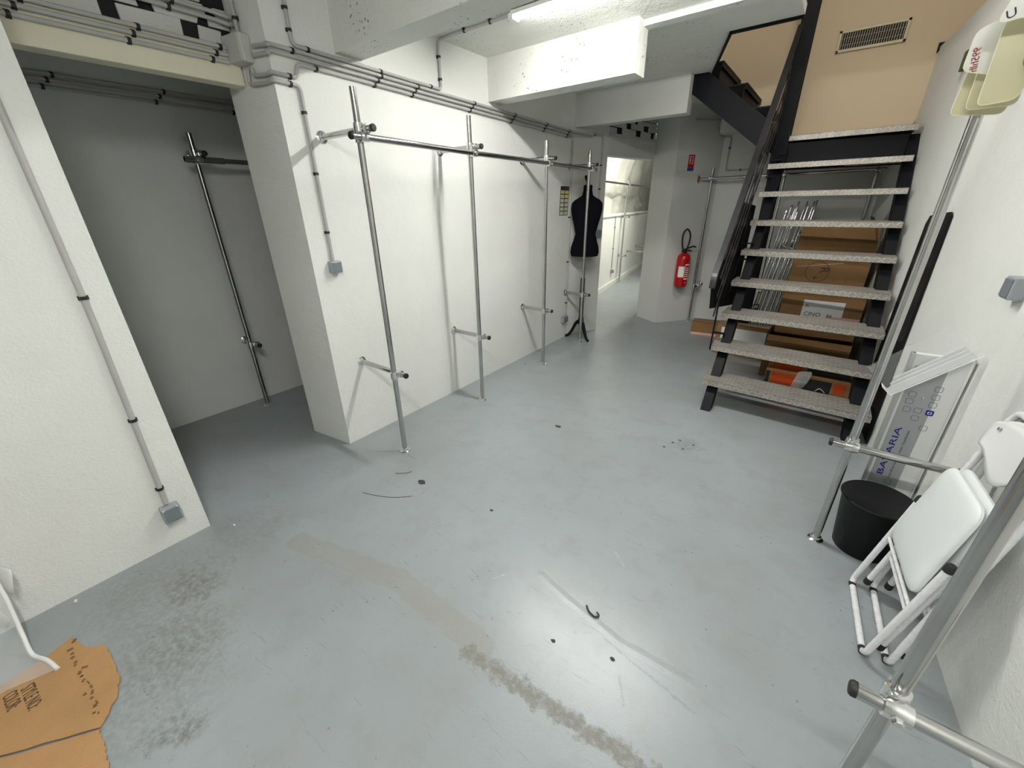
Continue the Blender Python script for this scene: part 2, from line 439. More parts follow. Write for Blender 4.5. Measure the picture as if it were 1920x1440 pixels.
# ------------------------------------------------------------------ the setting
fl = MB().plan([(-4.3, -3), (1.6, -3), (1.6, 6.9), (-1.9, 6.9), (-1.9, 13.2), (-6.2, 13.2), (-6.2, 4.6), (-4.3, 4.6)], -.12, 0).build('floor', 'floor', smooth=False)
struct(fl, 'grey painted concrete floor with worn cement strip and scuffs')
c = MB()
c.plan([(-4.3, -3), (1.3, -3), (1.3, 3.25), (-4.3, 3.25)], CEIL, CEIL+.05)
c.plan([(-4.3, 3.25), (-.45, 3.25), (-.45, 3.72), (-4.3, 3.72)], CEIL, CEIL+.05)
c.plan([(-1.43, 5.6), (.9, 5.6), (.9, 6.7), (-1.43, 6.7)], CEIL, CEIL+.05)
c.plan([(-4.3, 3.72), (-.88, 3.72), (-1.43, 5.34), (-1.43, 6.7), (-4.3, 6.7)], CEIL, CEIL+.05)
struct(c.build('ceiling', 'white_pit', smooth=False), 'white painted concrete ceiling with stairwell opening')
tr = MB()
tr.prism([(-.45, 3.715, 2.645), (-.88, 3.715, 2.645), (-.88, 3.74, 2.645), (-.45, 3.74, 2.645)], (0, 0, .08))
tr.prism([(-.88, 3.72, 2.645), (-1.43, 5.34, 2.645), (-1.415, 5.345, 2.645), (-.862, 3.725, 2.645)], (0, 0, .07))
struct(tr.build('trim_1', 'black', smooth=False), 'black steel edging of the stairwell opening')

struct(box('wall_left', 'white', None, -2.85, -2.39, -3, .371, 0, CEIL, smooth=False), 'bright white plastered wall with conduit and socket')
struct(box('wall_rear', 'white', None, -2.85, 1.2, -3.2, -3, 0, CEIL, smooth=False))
struct(MB().plan([(-4.05, -.9), (-3.9, -.9), (-3.835, 3.3), (-4.05, 3.3)], 0, CEIL).build('wall_alcove', 'alcove', smooth=False), 'dim grey wall at the back of the alcove')
struct(MB().box(-4.05, -2.85, -.9, -.75, 0, CEIL).box(-4.05, -2.9, 3.15, 3.3, 0, CEIL).build('wall_alcove_side', 'alcove', smooth=False))
struct(MB().plan([(-2.5, 1.315), (-2.898, 1.261), (-2.93, 4.7), (-2.62, 4.9), (-2.51, 4.54)], 0, CEIL).build('wall_pillar', 'white', smooth=False), 'white pillar and wall behind the long tube rack')
# stub beside the doorway
struct(MB().plan([(-2.51, 4.54), (-2.325, 5.03), (-2.40, 5.06), (-2.63, 4.9)], 0, CEIL).build('wall_stub', 'white_far', smooth=False), 'narrow white wall beside the doorway')
# lintel over the doorway
struct(MB().plan([(-2.325, 5.03), (-2.123, 6.033), (-2.25, 6.06), (-2.45, 5.06)], 2.11, 2.31).build('trim_2', 'white_far', smooth=False), 'white lintel over the doorway')
# column + angled wall with extinguisher
struct(MB().plan([(-2.123, 6.033), (-1.755, 5.798), (-1.35, 6.3), (-1.35, 6.9), (-2.2, 6.6)], 0, CEIL).build('wall_column', 'white_far', smooth=False), 'angled white wall with the fire extinguisher')
struct(box('wall_back', 'white_far', None, -1.36, .6, 6.3, 6.5, 0, 2.5, smooth=False), 'white wall behind the stairs')
struct(box('trim_3', 'white_far', None, -1.36, .6, 6.05, 6.3, 2.34, CEIL, smooth=False), 'downstand along the wall behind the stairs')
# right wall
struct(MB().plan([(RW(-3), -3), (RW(6.45), 6.45), (RW(6.45)+.06, 6.45), (RW(-3)+.25, -3)], 0, 2.75).build('wall_right', 'white', smooth=False), 'white right wall beside the stairs')
# beams
struct(box('ceiling_beam', 'white_pit', None, -2.85, 1.25, 1.70, 1.873, 2.40, CEIL, smooth=False), 'white concrete beam with pitted face')
struct(box('ceiling_beam', 'white_pit', None, -2.51, -1.27, 3.07, 3.235, 2.37, CEIL, smooth=False), 'white concrete beam with cut end and drip marks')
struct(box('ceiling_beam', 'white_far', None, -2.51, -1.345, 4.56, 4.70, 2.355, CEIL, smooth=False), 'grey white beam over the doorway end')
struct(box('ceiling_beam', 'white_pit', None, -1.27, -.45, 3.15, 3.235, 2.628, CEIL, smooth=False), 'shallow beam edge beyond the cut beam')
# header over the alcove, cream painted
struct(box('trim_4', 'cream', None, -2.83, -2.735, .30, 1.275, 2.206, 2.372, smooth=False, bevel=.004), 'cream painted header over the alcove')
struct(box('alcove_soffit', 'alcove', None, -3.9, -2.84, -.75, 3.15, 2.45, 2.5, smooth=False))
# block wall with dark gaps above the header
def blockwork(name, p0, p1, z0, rows, nrm, label):
    """courses of hollow blocks with open dark gaps, built block by block in front of a near-black backing sheet"""
    p0, p1 = Vector((*p0, 0)), Vector((*p1, 0)); d = (p1-p0); L = d.length; d.normalize(); nrm = Vector((*nrm, 0)).normalized()
    back = MB().prism([p0+nrm*-.014+Vector((0, 0, z0)), p1+nrm*-.014+Vector((0, 0, z0)), p1+nrm*-.014+Vector((0, 0, CEIL)), p0+nrm*-.014+Vector((0, 0, CEIL))], nrm*-.02).build(name, 'painted_void', smooth=False)  # shallow sheet, its black colour paints the shade of deep holes
    struct(back, label); z = z0
    for ri, (h, segs) in enumerate(rows):
        for (a, b) in segs:
            a2, b2 = min(a, L), min(b, L)
            if b2-a2 < .01: continue
            j = lambda s=.006: random.uniform(-s, s)
            poly = [p0+d*(a2+j())+Vector((0, 0, z+j(.003))), p0+d*(b2+j())+Vector((0, 0, z+j(.003))), p0+d*(b2+j(.012))+Vector((0, 0, z+h-.004+j())), p0+d*(a2+j(.012))+Vector((0, 0, z+h-.004+j()))]
            MB().prism(poly, nrm*-.013).build('block', 'block', back, smooth=False, bevel=.004)
        z += h
blockwork('wall_blockwork', (-2.755, .30), (-2.755, 1.272), 2.374,
          [(.070, [(0, .45), (.52, .755), (.815, .915)]), (.030, [(0, .60), (.655, .83), (.875, .98)]), (.055, [(0, .34), (.39, .60), (.655, .87), (.92, .98)]), (.06, [(0, .45), (.5, .86)]), (.08, [(0, .3), (.36, .98)])],
          (1, 0), 'white hollow blocks with dark gaps above the cream header')
blockwork('wall_blockwork', (-2.325, 5.03), (-2.123, 6.033), 2.312,
          [(.03, [(0, 1.03)]), (.065, [(0, .16), (.27, .56), (.66, .90), (.97, 1.03)]), (.06, [(0, .34), (.44, .72), (.83, 1.03)]), (.05, [(0, .52), (.58, 1.03)]), (.12, [(0, .45), (.5, 1.03)])],
          (.98, -.2), 'white hollow blocks with dark gaps over the doorway')

# upper floor seen through the stairwell
struct(MB().prism([(-.70, 5.56, 2.15), (1.9, 5.56, 2.15), (1.9, 5.56, 4.2), (-3.2, 5.56, 4.2), (-3.2, 5.56, 2.86), (-1.76, 5.56, 2.86)], (0, .14, 0)).build('wall_upper_back', 'beige', smooth=False), 'beige painted wall of the upper stairwell')
box('baseboard', 'beige', None, -.56, RW(5.5)-.02, 5.52, 5.56, 2.15, 2.235, smooth=False)
struct(bpy.data.objects['baseboard']); bpy.data.objects['baseboard'].name = 'baseboard_upper'
struct(MB().box(-3.3, -3.2, 1.5, 5.7, CEIL+.05, 4.2).box(1.8, 1.9, 1.5, 5.7, 2.75, 4.2).box(-3.3, 1.9, 1.4, 1.5, CEIL+.05, 4.2).build('wall_upper_side', 'beige', smooth=False))
struct(box('ceiling_upper', 'white_far', None, -3.3, 1.9, 1.4, 5.7, 4.2, 4.3, smooth=False))
struct(box('floor_upper', 'white_far', None, .5, 1.9, 3.25, 5.6, 2.75, 2.8, smooth=False))

# back room
wb = lambda y: -3.37-(y-7.39)*.166
struct(MB().plan([(wb(4.6), 4.6), (wb(13), 13), (wb(13)-.3, 13), (wb(4.6)-.6, 4.6)], 0, 1.36).build('wall_backroom', 'white', smooth=False), 'bright white wall of the back room')
nb = Vector((.986, .164, 0))
mb = MB()
def rockfn(u, v):
    y = 4.6+u*8.4; x = wb(y)
    from mathutils import noise as mn
    n = mn.noise(Vector((y*1.7, v*3, 1.3)))*.10+mn.noise(Vector((y*5, v*9, 4)))*.05
    return (x-.22+.55*v*v*.6+n, y, 1.30+v*1.4)
mb.grid(rockfn, 120, 26)
struct(mb.build('wall_backroom_vault', 'rock', smooth=True), 'rough whitewashed rock above the ledge')
struct(MB().plan([(wb(4.6)+.04, 4.6), (wb(13)+.04, 13), (wb(13)-.35, 13), (wb(4.6)-.5, 4.6)], 1.36, 1.39).build('trim_5', 'white', smooth=False))
struct(MB().plan([(wb(6.0)+.03, 6.0), (wb(12.9)+.03, 12.9), (wb(12.9), 12.9), (wb(6.0), 6.0)], 0, .09).build('baseboard_backroom', 'white', smooth=False))
struct(box('wall_backroom_end', 'white', None, -5.4, -1.9, 13, 13.2, 0, 2.7, smooth=False))
struct(box('wall_backroom_right', 'white', None, -2.0, -1.9, 6.6, 13.2, 0, 2.7, smooth=False))
struct(box('ceiling_backroom', 'white_far', None, -5.4, -1.9, 6.7, 13.2, 2.7, 2.75, smooth=False))
struct(box('wall_backroom_near', 'white_far', None, -4.3, -2.9, 4.6, 4.75, 0, 2.66, smooth=False))

# ------------------------------------------------------------------ lamps
def tube_lamp(name, a, b, label, mat='tube', group=None):
    a, b = V3(a), V3(b); d = (b-a).normalized()
    t = thing(name, label, 'lamp', (a+b)/2, group)
    up = Vector((0, 0, 1)); side = d.cross(up)
    MB().obox((a+b)/2+up*.028, d*((b-a).length/2), side*.034, up*.011).build('housing', 'white_plastic', t, smooth=False, bevel=.003)
    prof = [side*(.026*math.cos(q))-up*(.019*math.sin(q)) for q in [math.pi*i/10 for i in range(11)]]
    MB().prism([a+d*.018+q+up*.016 for q in prof], d*((b-a).length-.036)).build('diffuser', mat, t)
    for p in (a, b): MB().obox(p+up*.013, d*.018, side*.035, up*.016).build('end_cap', 'white_plastic', t, smooth=False, bevel=.004)
tube_lamp('tube_light', (-1.84, 2.52, 2.615), (-.34, 2.52, 2.615), 'lit tube light on the ceiling at the end of the short conduit')
tube_lamp('tube_light', (-.95, -.12, 2.615), (.55, -.12, 2.615), 'lit tube light on the ceiling nearest the wall socket')
tube_lamp('tube_light', (-2.25, 7.3, 2.655), (-2.25, 8.8, 2.655), 'lit tube light on the back room ceiling', 'tube_back')
t = thing('unseen_ceiling_lamp', 'unseen round lit lamp added on the upper stairwell ceiling', 'lamp', (-.2, 2.85, 4.2))
MB().lathe((-.2, 2.85, 4.2), [(.2, 0), (.2, -.03), (.19, -.03)], 24).build('base', 'white_plastic', t)
MB().lathe((-.2, 2.85, 4.165), [(.19, 0), (.18, -.05), (.1, -.09), (.01, -.1)], 24).build('shade', 'tube_up', t)


# ------------------------------------------------------------------ tube racks
R = .0168
def flange(mb, p, d, r=.034):
    """round foot of a tube: stepped disc"""
    mb.lathe(p, [(r, 0), (r, .005), (r*.8, .009), (R*1.35, .011), (R*1.3, .024), (R*1.02, .026)], 20, d)
def clamp(t, pole_c, arm_c, arm_d, mat='zinc'):
    """swivel clamp joining an upright and a crossing tube"""
    m = MB(); pc, ac = V3(pole_c), V3(arm_c); ad = V3(arm_d).normalized()
    m.lathe(pc-Vector((0, 0, .026)), [(R*1.05, 0), (R*1.42, .002), (R*1.48, .026), (R*1.42, .05), (R*1.05, .052)], 16)
    m.lathe(ac-ad*.026, [(R*1.05, 0), (R*1.42, .002), (R*1.48, .026), (R*1.42, .05), (R*1.05, .052)], 16, ad)
    k = (ac-pc); mid = (pc+ac)/2; kd = k.normalized(); s = kd.cross(Vector((0, 0, 1))).normalized()
    m.obox(mid, kd*.014, s*.016, Vector((0, 0, .016)))
    e = s if abs(s.dot(ad)) < .5 else Vector((0, 0, 1))
    m.lathe(ac+kd*R*1.2, [(.011, 0), (.012, .008), (.008, .014)], 6, kd)
    return m.build('clamp', mat, t)
def cap(t, p, d): return MB().lathe(p, [(R*1.08, -.006), (R*1.1, .002), (R*.9, .007), (.002, .008)], 16, d).build('end_cap', 'rubber', t)
def upright(t, x, y, z1, foot=True, mat='chrome'):
    o = MB().tube([(x, y, .004), (x, y, z1)], R, 20).build('upright', mat, t)
    if foot:
        m = MB(); flange(m, (x, y, 0), (0, 0, 1)); m.build('floor_flange', 'zinc', o)
    return o
def arm(t, a, b, wall_flange=True, end=True, mat='chrome'):
    """tube from the wall point a to its free end b"""
    a, b = V3(a), V3(b); d = (b-a).normalized()
    o = MB().tube([a+d*.004, b], R, 20).build('arm', mat, t)
    if wall_flange:
        m = MB(); flange(m, a, d); m.build('wall_flange', 'zinc', o)
    if end: cap(o, b, d)

MAIN = [(-2.091, 1.491, 2.15), (-2.167, 2.434, 2.155), (-2.206, 3.497, 2.11), (-2.245, 4.422, 2.105)]
t = thing('clothes_rack', 'long chrome tube rack on four uprights fixed along the white wall', 'rack', (-2.2, 2.95, 0))
for i, (x, y, h) in enumerate(MAIN):
    upright(t, x, y, h)
    yo = y+.037
    arm(t, (-2.505, yo, 1.972), (x+.075, yo, 1.972)); clamp(t, (x, y, 1.972), (x, yo, 1.972), (1, 0, 0))
    arm(t, (-2.505, yo, .585), (x+.075, yo, .585)); clamp(t, (x, y, .585), (x, yo, .585), (1, 0, 0))
r0, r1 = Vector((MAIN[0][0]+.037, 1.415, 1.930)), Vector((MAIN[3][0]+.037, 4.50, 1.930))
pts = [r0]+[Vector((x+.037, y, 1.930)) for x, y, h in MAIN]+[r1]
MB().tube(pts, R, 20).build('rail', 'chrome', t)
cap(t, r0, (0, -1, 0)); cap(t, r1, (0, 1, 0))
for x, y, h in MAIN: clamp(t, (x, y, 1.930), (x+.037, y, 1.930), (0, 1, 0))

t = thing('clothes_rack', 'chrome tube rack in the dim alcove', 'rack', (-3.671, 1.26, 0))
x, y = -3.671, 1.26
upright(t, x, y, 2.08)
arm(t, (-3.866, y+.037, 1.955), (x+.075, y+.037, 1.955)); clamp(t, (x, y, 1.955), (x, y+.037, 1.955), (1, 0, 0))
arm(t, (-3.866, y+.037, .565), (x+.085, y+.037, .565)); clamp(t, (x, y, .565), (x, y+.037, .565), (1, 0, 0))
MB().tube([(x+.037, 1.18, 1.915), (x+.037, 1.42, 1.915)], R*1.3, 20).build('rail_sleeve', 'chrome', t)
MB().tube([(x+.037, 1.18, 1.915), (x+.037, 2.95, 1.915)], R, 20).build('rail', 'chrome', t)
clamp(t, (x, y, 1.915), (x+.037, y, 1.915), (0, 1, 0))

t = thing('clothes_rack', 'chrome tube rack in front of the right wall by the folded chairs', 'rack', (.296, 2.181, 0))
for (x, y, h) in ((.296, 2.181, 2.2), (.355, .94, 2.2)):
    upright(t, x, y, h)
    ya = y-.037
    arm(t, (RW(ya)-.002, ya, .578), (x-.075, ya, .578)); clamp(t, (x, y, .578), (x, ya, .578), (1, 0, 0))
MB().tube([(.333, 2.27, 1.955), (.392, .94, 1.955), (.43, .1, 1.955)], R, 20).build('rail', 'chrome', t)
cap(t, (.333, 2.27, 1.955), (0, 1, 0))
for (x, y) in ((.296, 2.181), (.355, .94)): clamp(t, (x, y, 1.955), (x+.037, y, 1.955), (0, 1, 0))

t = thing('clothes_rack', 'chrome tube rack along the wall behind the stairs', 'rack', (-.59, 6.114, 0))
for x in (-1.379, -.59, .24):
    upright(t, x, 6.114, 1.98)
    arm(t, (x+.037, 6.298, .52), (x+.037, 6.05, .52)); clamp(t, (x, 6.114, .52), (x+.037, 6.114, .52), (0, 1, 0))
    clamp(t, (x, 6.114, 1.865), (x, 6.077, 1.865), (1, 0, 0))
MB().tube([(-1.52, 6.077, 1.855), (.31, 6.077, 1.875)], R, 20).build('rail', 'chrome', t)
m = MB(); flange(m, (-1.528, 6.075, 1.855), (1, 0, 0), .045); m.build('wall_flange', 'card', t)

t = thing('clothes_rack', 'chrome tube rack standing in the bright back room', 'rack', (-3.482, 8.557, 0))
upright(t, -3.482, 8.557, 1.99)
for z in (1.325, .565):
    arm(t, (wb(8.6)+.002, 8.594, z), (-3.40, 8.594, z)); clamp(t, (-3.482, 8.557, z), (-3.482, 8.594, z), (1, 0, 0))
MB().tube([(-3.1, 6.3, 1.92), (-3.445, 8.557, 1.92), (-3.98, 12, 1.92)], R, 16).build('rail', 'chrome', t)
clamp(t, (-3.482, 8.557, 1.92), (-3.445, 8.557, 1.92), (-.15, 1, 0))
upright(t, -3.98, 11.6, 1.99)
for (yy, z) in ((10.4, .6), (9.4, .57), (10.0, 1.33)):
    arm(t, (wb(yy)+.002, yy, z), (wb(yy)+.62, yy, z))
upright(t, -3.2, 9.4, 1.99); upright(t, -3.25, 10.2, 1.99)

# ------------------------------------------------------------------ conduits
CR_ = .0095
def conduit(label, paths, clips, r=CR_, group=None, extra=None, name='conduit', tubemat='pvc'):
    """paths: list of polylines; clips: (point, direction along the tube, wall normal)"""
    p0 = V3(paths[0][0])
    t = thing(name, label, 'conduit', p0, group)
    for p in paths: MB().tube(fillet(p, .03), r, 12).build('pipe', tubemat, t)
    for (p, d, n) in clips:
        p, d, n = V3(p), V3(d).normalized(), V3(n).normalized(); s = d.cross(n)
        m = MB(); m.tube([p-d*.007, p+d*.007], r*1.25, 12); m.obox(p-n*r*.9, d*.008, s*r*1.5, n*r*.5)
        m.build('clip', 'clip', t)
    return t
nx = (1, 0, 0); dy = (0, 1, 0); dz = (0, 0, 1)
xw = -2.4885
sl = -.017
def zl(z0, y): return z0+sl*(y-1.45)
# main bundle on the rack wall
FN = Vector((.134, -.991, 0)); FQ = Vector((-2.5, 1.315, 0)); FDm = Vector((.991, .134, 0))
def PF(x, y, e=.012): return PN(x, y, FQ+FN*e, FN)
conduit('grey conduit, uppermost in the wall bundle, rising to the tube light',
        [[(xw, 1.445, 2.655), (xw, 1.445, zl(2.379, 1.445)), (xw, 2.52, zl(2.379, 2.52)), (xw, 2.52, 2.645), (-1.86, 2.52, 2.645)]],
        [((xw, 1.445, 2.53), dz, nx), ((xw, 1.445, 2.44), dz, nx), ((xw, 1.53, zl(2.379, 1.53)), dy, nx), ((xw, 2.0, zl(2.379, 2.0)), dy, nx), ((xw, 2.42, zl(2.379, 2.42)), dy, nx), ((xw, 2.52, 2.42), dz, nx), ((xw, 2.52, 2.55), dz, nx), ((-2.24, 2.52, 2.645), nx, (0, 0, -1)), ((-2.02, 2.52, 2.645), nx, (0, 0, -1))])
YS = [1.43, 2.0, 2.30, 2.88, 3.42, 3.95, 4.40]
conduit('grey conduit, second in the wall bundle above the rack',
        [[PF(474, 86), PF(505, 82), (-2.487, 1.300, 2.357), (xw, 1.34, 2.357), (xw, 1.42, 2.356), (xw, 4.50, zl(2.356, 4.5)), (-2.44, 4.66, 2.30), (-2.345, 4.93, 2.30)]],
        [((xw, y, zl(2.356, y)), dy, nx) for y in YS[1:]]+[((xw, 1.44, 2.356), dy, nx), ((-2.39, 4.80, 2.30), (.37, .93, 0), (.93, -.37, 0))])
conduit('grey conduit, third in the wall bundle above the rack',
        [[PF(474, 104), PF(505, 98), (-2.487, 1.300, 2.325), (xw, 1.34, 2.33), (xw, 1.40, 2.329), (xw, 4.48, zl(2.329, 4.48)), (-2.455, 4.62, 2.275), (-2.40, 4.76, 2.275)]],
        [((xw, y-.03, zl(2.329, y)), dy, nx) for y in YS[1:]])
conduit('grey conduit running down the narrow wall to the switch by the doorway',
        [[(-2.350, 4.931, 2.30), (-2.350, 4.931, 1.30)]], [((-2.350, 4.931, z), dz, (.93, -.37, 0)) for z in (2.0, 1.75, 1.5)])
conduit('grey conduit, lowest in the wall bundle above the rack',
        [[PF(472, 128), PF(476, 142), PF(500, 140), (-2.487, 1.300, 2.238), (xw, 1.34, 2.238), (xw, 1.40, 2.237), (xw, 1.435, 2.237), (xw, 1.45, 2.301), (xw, 4.44, zl(2.301, 4.44))]],
        [((xw, y-.06, zl(2.301, y)), dy, nx) for y in YS[1:]]+[((xw, 1.40, 2.237), dy, nx), ((xw, 1.56, zl(2.301, 1.56)), dy, nx)])
conduit('grey conduit running down the wall corner to the low socket behind the dress form',
        [[(-2.497, 4.49, 2.23), (-2.497, 4.49, .295)]], [((-2.497, 4.49, z), dz, nx) for z in (1.45, .95, .45)])
conduit('grey conduit running down to the switch on the rack wall',
        [[PF(464, 128), PF(468, 160), PF(500, 155), (-2.487, 1.300, 2.204), (xw, 1.34, 2.204), (xw, 1.38, 2.203), (xw, 1.445, 2.203), (xw, 1.445, 1.28)]],
        [((xw, 1.395, 2.203), dy, nx)]+[((xw, 1.445, z), dz, nx) for z in (2.08, 1.78, 1.46)])
# left wall
xl = -2.379
conduit('grey conduit running down the bright wall to the floor socket',
        [[(xl, .283, 2.655), (xl, .272, 1.2), (xl, .24, .25)]],
        [((xl, .274, 1.28), dz, nx), ((xl, .257, .72), dz, nx), ((xl, .243, .34), dz, nx)], r=.011)
# header bundle
for i, z in enumerate((2.359, 2.330, 2.298)):
    conduit('grey conduit on the cream header, %s of three' % ('top', 'middle', 'bottom')[i],
            [[(-2.724, .31, z), (-2.724, 1.215, z)]], [((-2.724, y-.025*i, z), dy, nx) for y in (.50, .86, 1.19)])
for i, z in enumerate((2.502, 2.472)):
    conduit('grey conduit across the block wall, %s of two' % ('upper', 'lower')[i],
            [[(-2.735, .31, z), (-2.735, 1.20, z), (-2.725, 1.262, z-.01), (-2.69, 1.272, z-.01)]], [((-2.735, 1.03-.02*i, z), dy, nx)])
J0, J1 = PF(440, 100, 0), PF(474, 98, 0)
jc = (J0+J1)/2; jw = (J1-J0).length/2; jz0, jz1 = PF(455, 126, 0).z, PF(452, 70, 0).z
conduit('grey conduit dropping from the ceiling into the junction box',
        [[jc+FDm*.02+FN*.02+Vector((0, 0, 2.655-jc.z)), jc+FDm*.02+FN*.02+Vector((0, 0, jz1-jc.z+.002))]], [(jc+FDm*.02+FN*.02+Vector((0, 0, jz1-jc.z+.07)), dz, FN)])
t = thing('junction_box', 'grey electrical junction box on the pillar side above the alcove', 'junction box', jc)
cj = Vector((jc.x, jc.y, (jz0+jz1)/2)); hj = (jz1-jz0)/2
MB().obox(cj+FN*.03, FDm*jw, FN*.028, Vector((0, 0, hj))).build('body', 'box_light', t, smooth=False, bevel=.006)
MB().obox(cj+FN*.062, FDm*jw*.96, FN*.004, Vector((0, 0, hj*.97))).build('cover', 'box_light', t, smooth=False, bevel=.004)
# alcove bundle
for i, z in enumerate((2.335, 2.305, 2.268)):
    xa = lambda y: -3.9+(y+.9)*.0155+.012
    conduit('grey conduit on the dim alcove wall, %s of three' % ('top', 'middle', 'bottom')[i],
            [[(xa(-.7), -.7, z), (xa(3.1), 3.1, z)]], [((xa(y-.03*i), y-.03*i, z), dy, nx) for y in (.72, 1.25, 1.72)])
# behind the stairs
conduit('grey conduit zigzagging down the wall behind the stairs',
        [[(-1.62, 5.93, 2.50), (-1.40, 6.20, 2.50), (-1.385, 6.22, 2.34), (-1.36, 6.28, 2.33), (-1.27, 6.289, 2.325), (-1.27, 6.289, 1.95), (.2, 6.289, 1.95)]],
        [((-1.385, 6.21, 2.42), dz, (.76, -.65, 0)), ((-1.27, 6.289, 2.2), dz, (0, -1, 0)), ((-1.1, 6.289, 1.95), nx, (0, -1, 0)), ((-.2, 6.289, 1.95), nx, (0, -1, 0))])
conduit('thin conduit on the bright back room wall',
        [[(wb(8.1)+.012, 8.1, 1.37), (wb(8.1)+.012, 8.1, .35)]], [((wb(8.1)+.012, 8.1, z), dz, nx) for z in (1.15, .75)])

def switchbox(name, label, c, n, up=(0, 0, 1), w=.036, h=.036, dep=.045, cat='switch', rocker=True):
    c, n, up = V3(c), V3(n).normalized(), V3(up); s = up.cross(n)
    t = thing(name, label, cat, c)
    hs = MB().obox(c+n*dep/2, s*w, up*h, n*dep/2).build('housing', 'box_grey', t, smooth=False, bevel=.006)
    pl = MB().obox(c+n*(dep+.002), s*w*.8, up*h*.8, n*.003).build('rocker', 'box_dark', hs, smooth=False, bevel=.002)
    return t
switchbox('light_switch', 'grey surface light switch on the rack wall beside the first upright', (-2.5, 1.447, 1.255), (1, 0, 0))
t = switchbox('wall_socket', 'grey surface socket low on the bright wall beside the alcove', (-2.39, .243, .195), (1, 0, 0), w=.038, h=.045, cat='socket')
for s_ in (-.028, .028): MB().obox((-2.342, .243+s_, .232), (.001, 0, 0), (0, .004, 0), (0, 0, .005)).build('screw_cover', 'white_plastic', t, smooth=False)
t = switchbox('wall_socket', 'pale grey socket above the floor behind the dress form', (-2.511, 4.44, .25), (1, 0, 0), w=.06, h=.04, cat='socket')
switchbox('light_switch', 'grey surface light switch on the narrow wall by the doorway', (-2.359, 4.940, 1.25), (.935, -.353, 0), w=.045, h=.045)
switchbox('light_switch', 'grey surface light switch on the right wall above the chairs', (RW(2.40), 2.41, 1.275), -RWN, w=.04, h=.042)
switchbox('wall_socket', 'small grey socket on the back room wall', (wb(8.1)+.002, 8.1, .30), (1, 0, 0), cat='socket')

# dark fixing strip on the right wall near the landing
tag(MB().obox(PN(1811, 113, RWQ-RWN*.012, RWN), (.012, 0, 0), (-.003, .04, 0), (0, 0, .055)).build('wall_bracket', 'olive', smooth=False, bevel=.003), 'small dark pad on the right wall behind the plastic tags', 'bracket')

# ------------------------------------------------------------------ stairs
ST = thing('staircase', 'steep open steel staircase with checker plate treads and black stringers', 'staircase', (-.03, 3.4, 0))
G, RI = .2096, .2386
xLf = lambda k: -.597-.0042*k
xRf = lambda k: min(.532-.0093*k, RW(3.4+.21*k+.25)-.022)
yLf = lambda k: 3.427+G*k
yRf = lambda k: 3.374+G*k
TD = .262
for k in range(9):
    z = RI*(k+1); d = TD
    a, b = Vector((xLf(k), yLf(k), z)), Vector((xRf(k), yRf(k), z))
    u = (b-a).normalized()
    m = MB()
    # folded plate: top, front lip, back lip
    bk = Vector((0, d, 0))
    m.prism([a, b, b+bk, a+bk], (0, 0, -.006))
    m.prism([a, b, b-Vector((0, 0, .045)), a-Vector((0, 0, .045))], (0, .006, 0))
    m.prism([a+bk, b+bk, b+bk-Vector((0, 0, .04)), a+bk-Vector((0, 0, .04))], (0, -.006, 0))
    m.build('tread', 'plate', ST, smooth=False, bevel=.002)
# landing plate
MB().prism([(xLf(8), yLf(8)+TD+.004, RI*9-.001), (RW(5.4)-.02, yLf(8)+TD+.004, RI*9-.001), (RW(5.5)-.02, 5.50, RI*9-.001), (xLf(8), 5.50, RI*9-.001)], (0, 0, -.006)).build('landing', 'plate', ST, smooth=False)
def stringer(x0, x1, wdt):
    m = MB(); zz = lambda y: RI+(y-3.44)*RI/G
    y0, y1 = 3.34, 5.30
    prof = [(3.34, 0), (3.45, 0), (3.50, 0.02), (5.27, 2.03), (5.27, 2.085), (5.168, 2.085)]
    L = len(prof)
    xa = lambda y: x0+(x1-x0)*(y-3.34)/2
    vs = [(xa(y), y, z) for y, z in prof]+[(xa(y)+wdt, y, z) for y, z in prof]
    m.add(vs, [tuple(range(L-1, -1, -1)), tuple(range(L, 2*L))]+[(i, (i+1) % L, L+(i+1) % L, L+i) for i in range(L)])
    return m.build('stringer', 'black', ST, smooth=False, bevel=.003)
stringer(-.545, -.59, .075); stringer(.40, .33, .075)
MB().box(-.62, .34, 5.12, 5.20, 1.86, 2.09).build('landing_beam', 'black', ST, smooth=False, bevel=.004)
MB().prism([(-.64, 5.21, 2.085), (.35, 5.21, 2.085), (.35, 5.50, 2.085), (-.64, 5.50, 2.085)], (0, 0, .05)).build('landing_support', 'black', ST, smooth=False)
# black column carrying the landing
MB().box(-.635, -.525, 5.09, 5.115, 0, 4.6).box(-.635, -.525, 5.195, 5.22, 0, 4.6).box(-.592, -.568, 5.115, 5.195, 0, 4.6).build('column', 'black', ST, smooth=False)
# second flight going up to the left
xs2 = [-.665, -.89, -1.115, -1.34]
for k in range(3):
    z = 2.345+.193*k; xa, xb = xs2[k], xs2[k]-.25
    MB().box(xb, xa, 4.67, 5.52, z-.012, z).box(xa-.012, xa, 4.67, 5.52, z-.045, z).build('upper_tread', 'black', ST, smooth=False, bevel=.002)
    MB().box(xa-.004, xa+.002, 4.67, 5.52, z-.005, z+.002).build('nosing', 'black_edge', ST, smooth=False)
    MB().box(xb-.003, xb+.006, 4.70, 5.50, z, z+.18).build('upper_riser', 'black', ST, smooth=False)
MB().prism([(-.62, 4.645, 1.965), (-1.40, 4.645, 2.555), (-1.40, 4.645, 2.66), (-1.22, 4.645, 2.66), (-.62, 4.645, 2.20)], (0, .022, 0)).build('upper_stringer', 'black', ST, smooth=False)
MB().prism([(-.62, 5.51, 1.98), (-1.40, 5.51, 2.57), (-1.40, 5.51, 2.75), (-.62, 5.51, 2.16)], (0, .02, 0)).build('upper_stringer', 'black', ST, smooth=False)
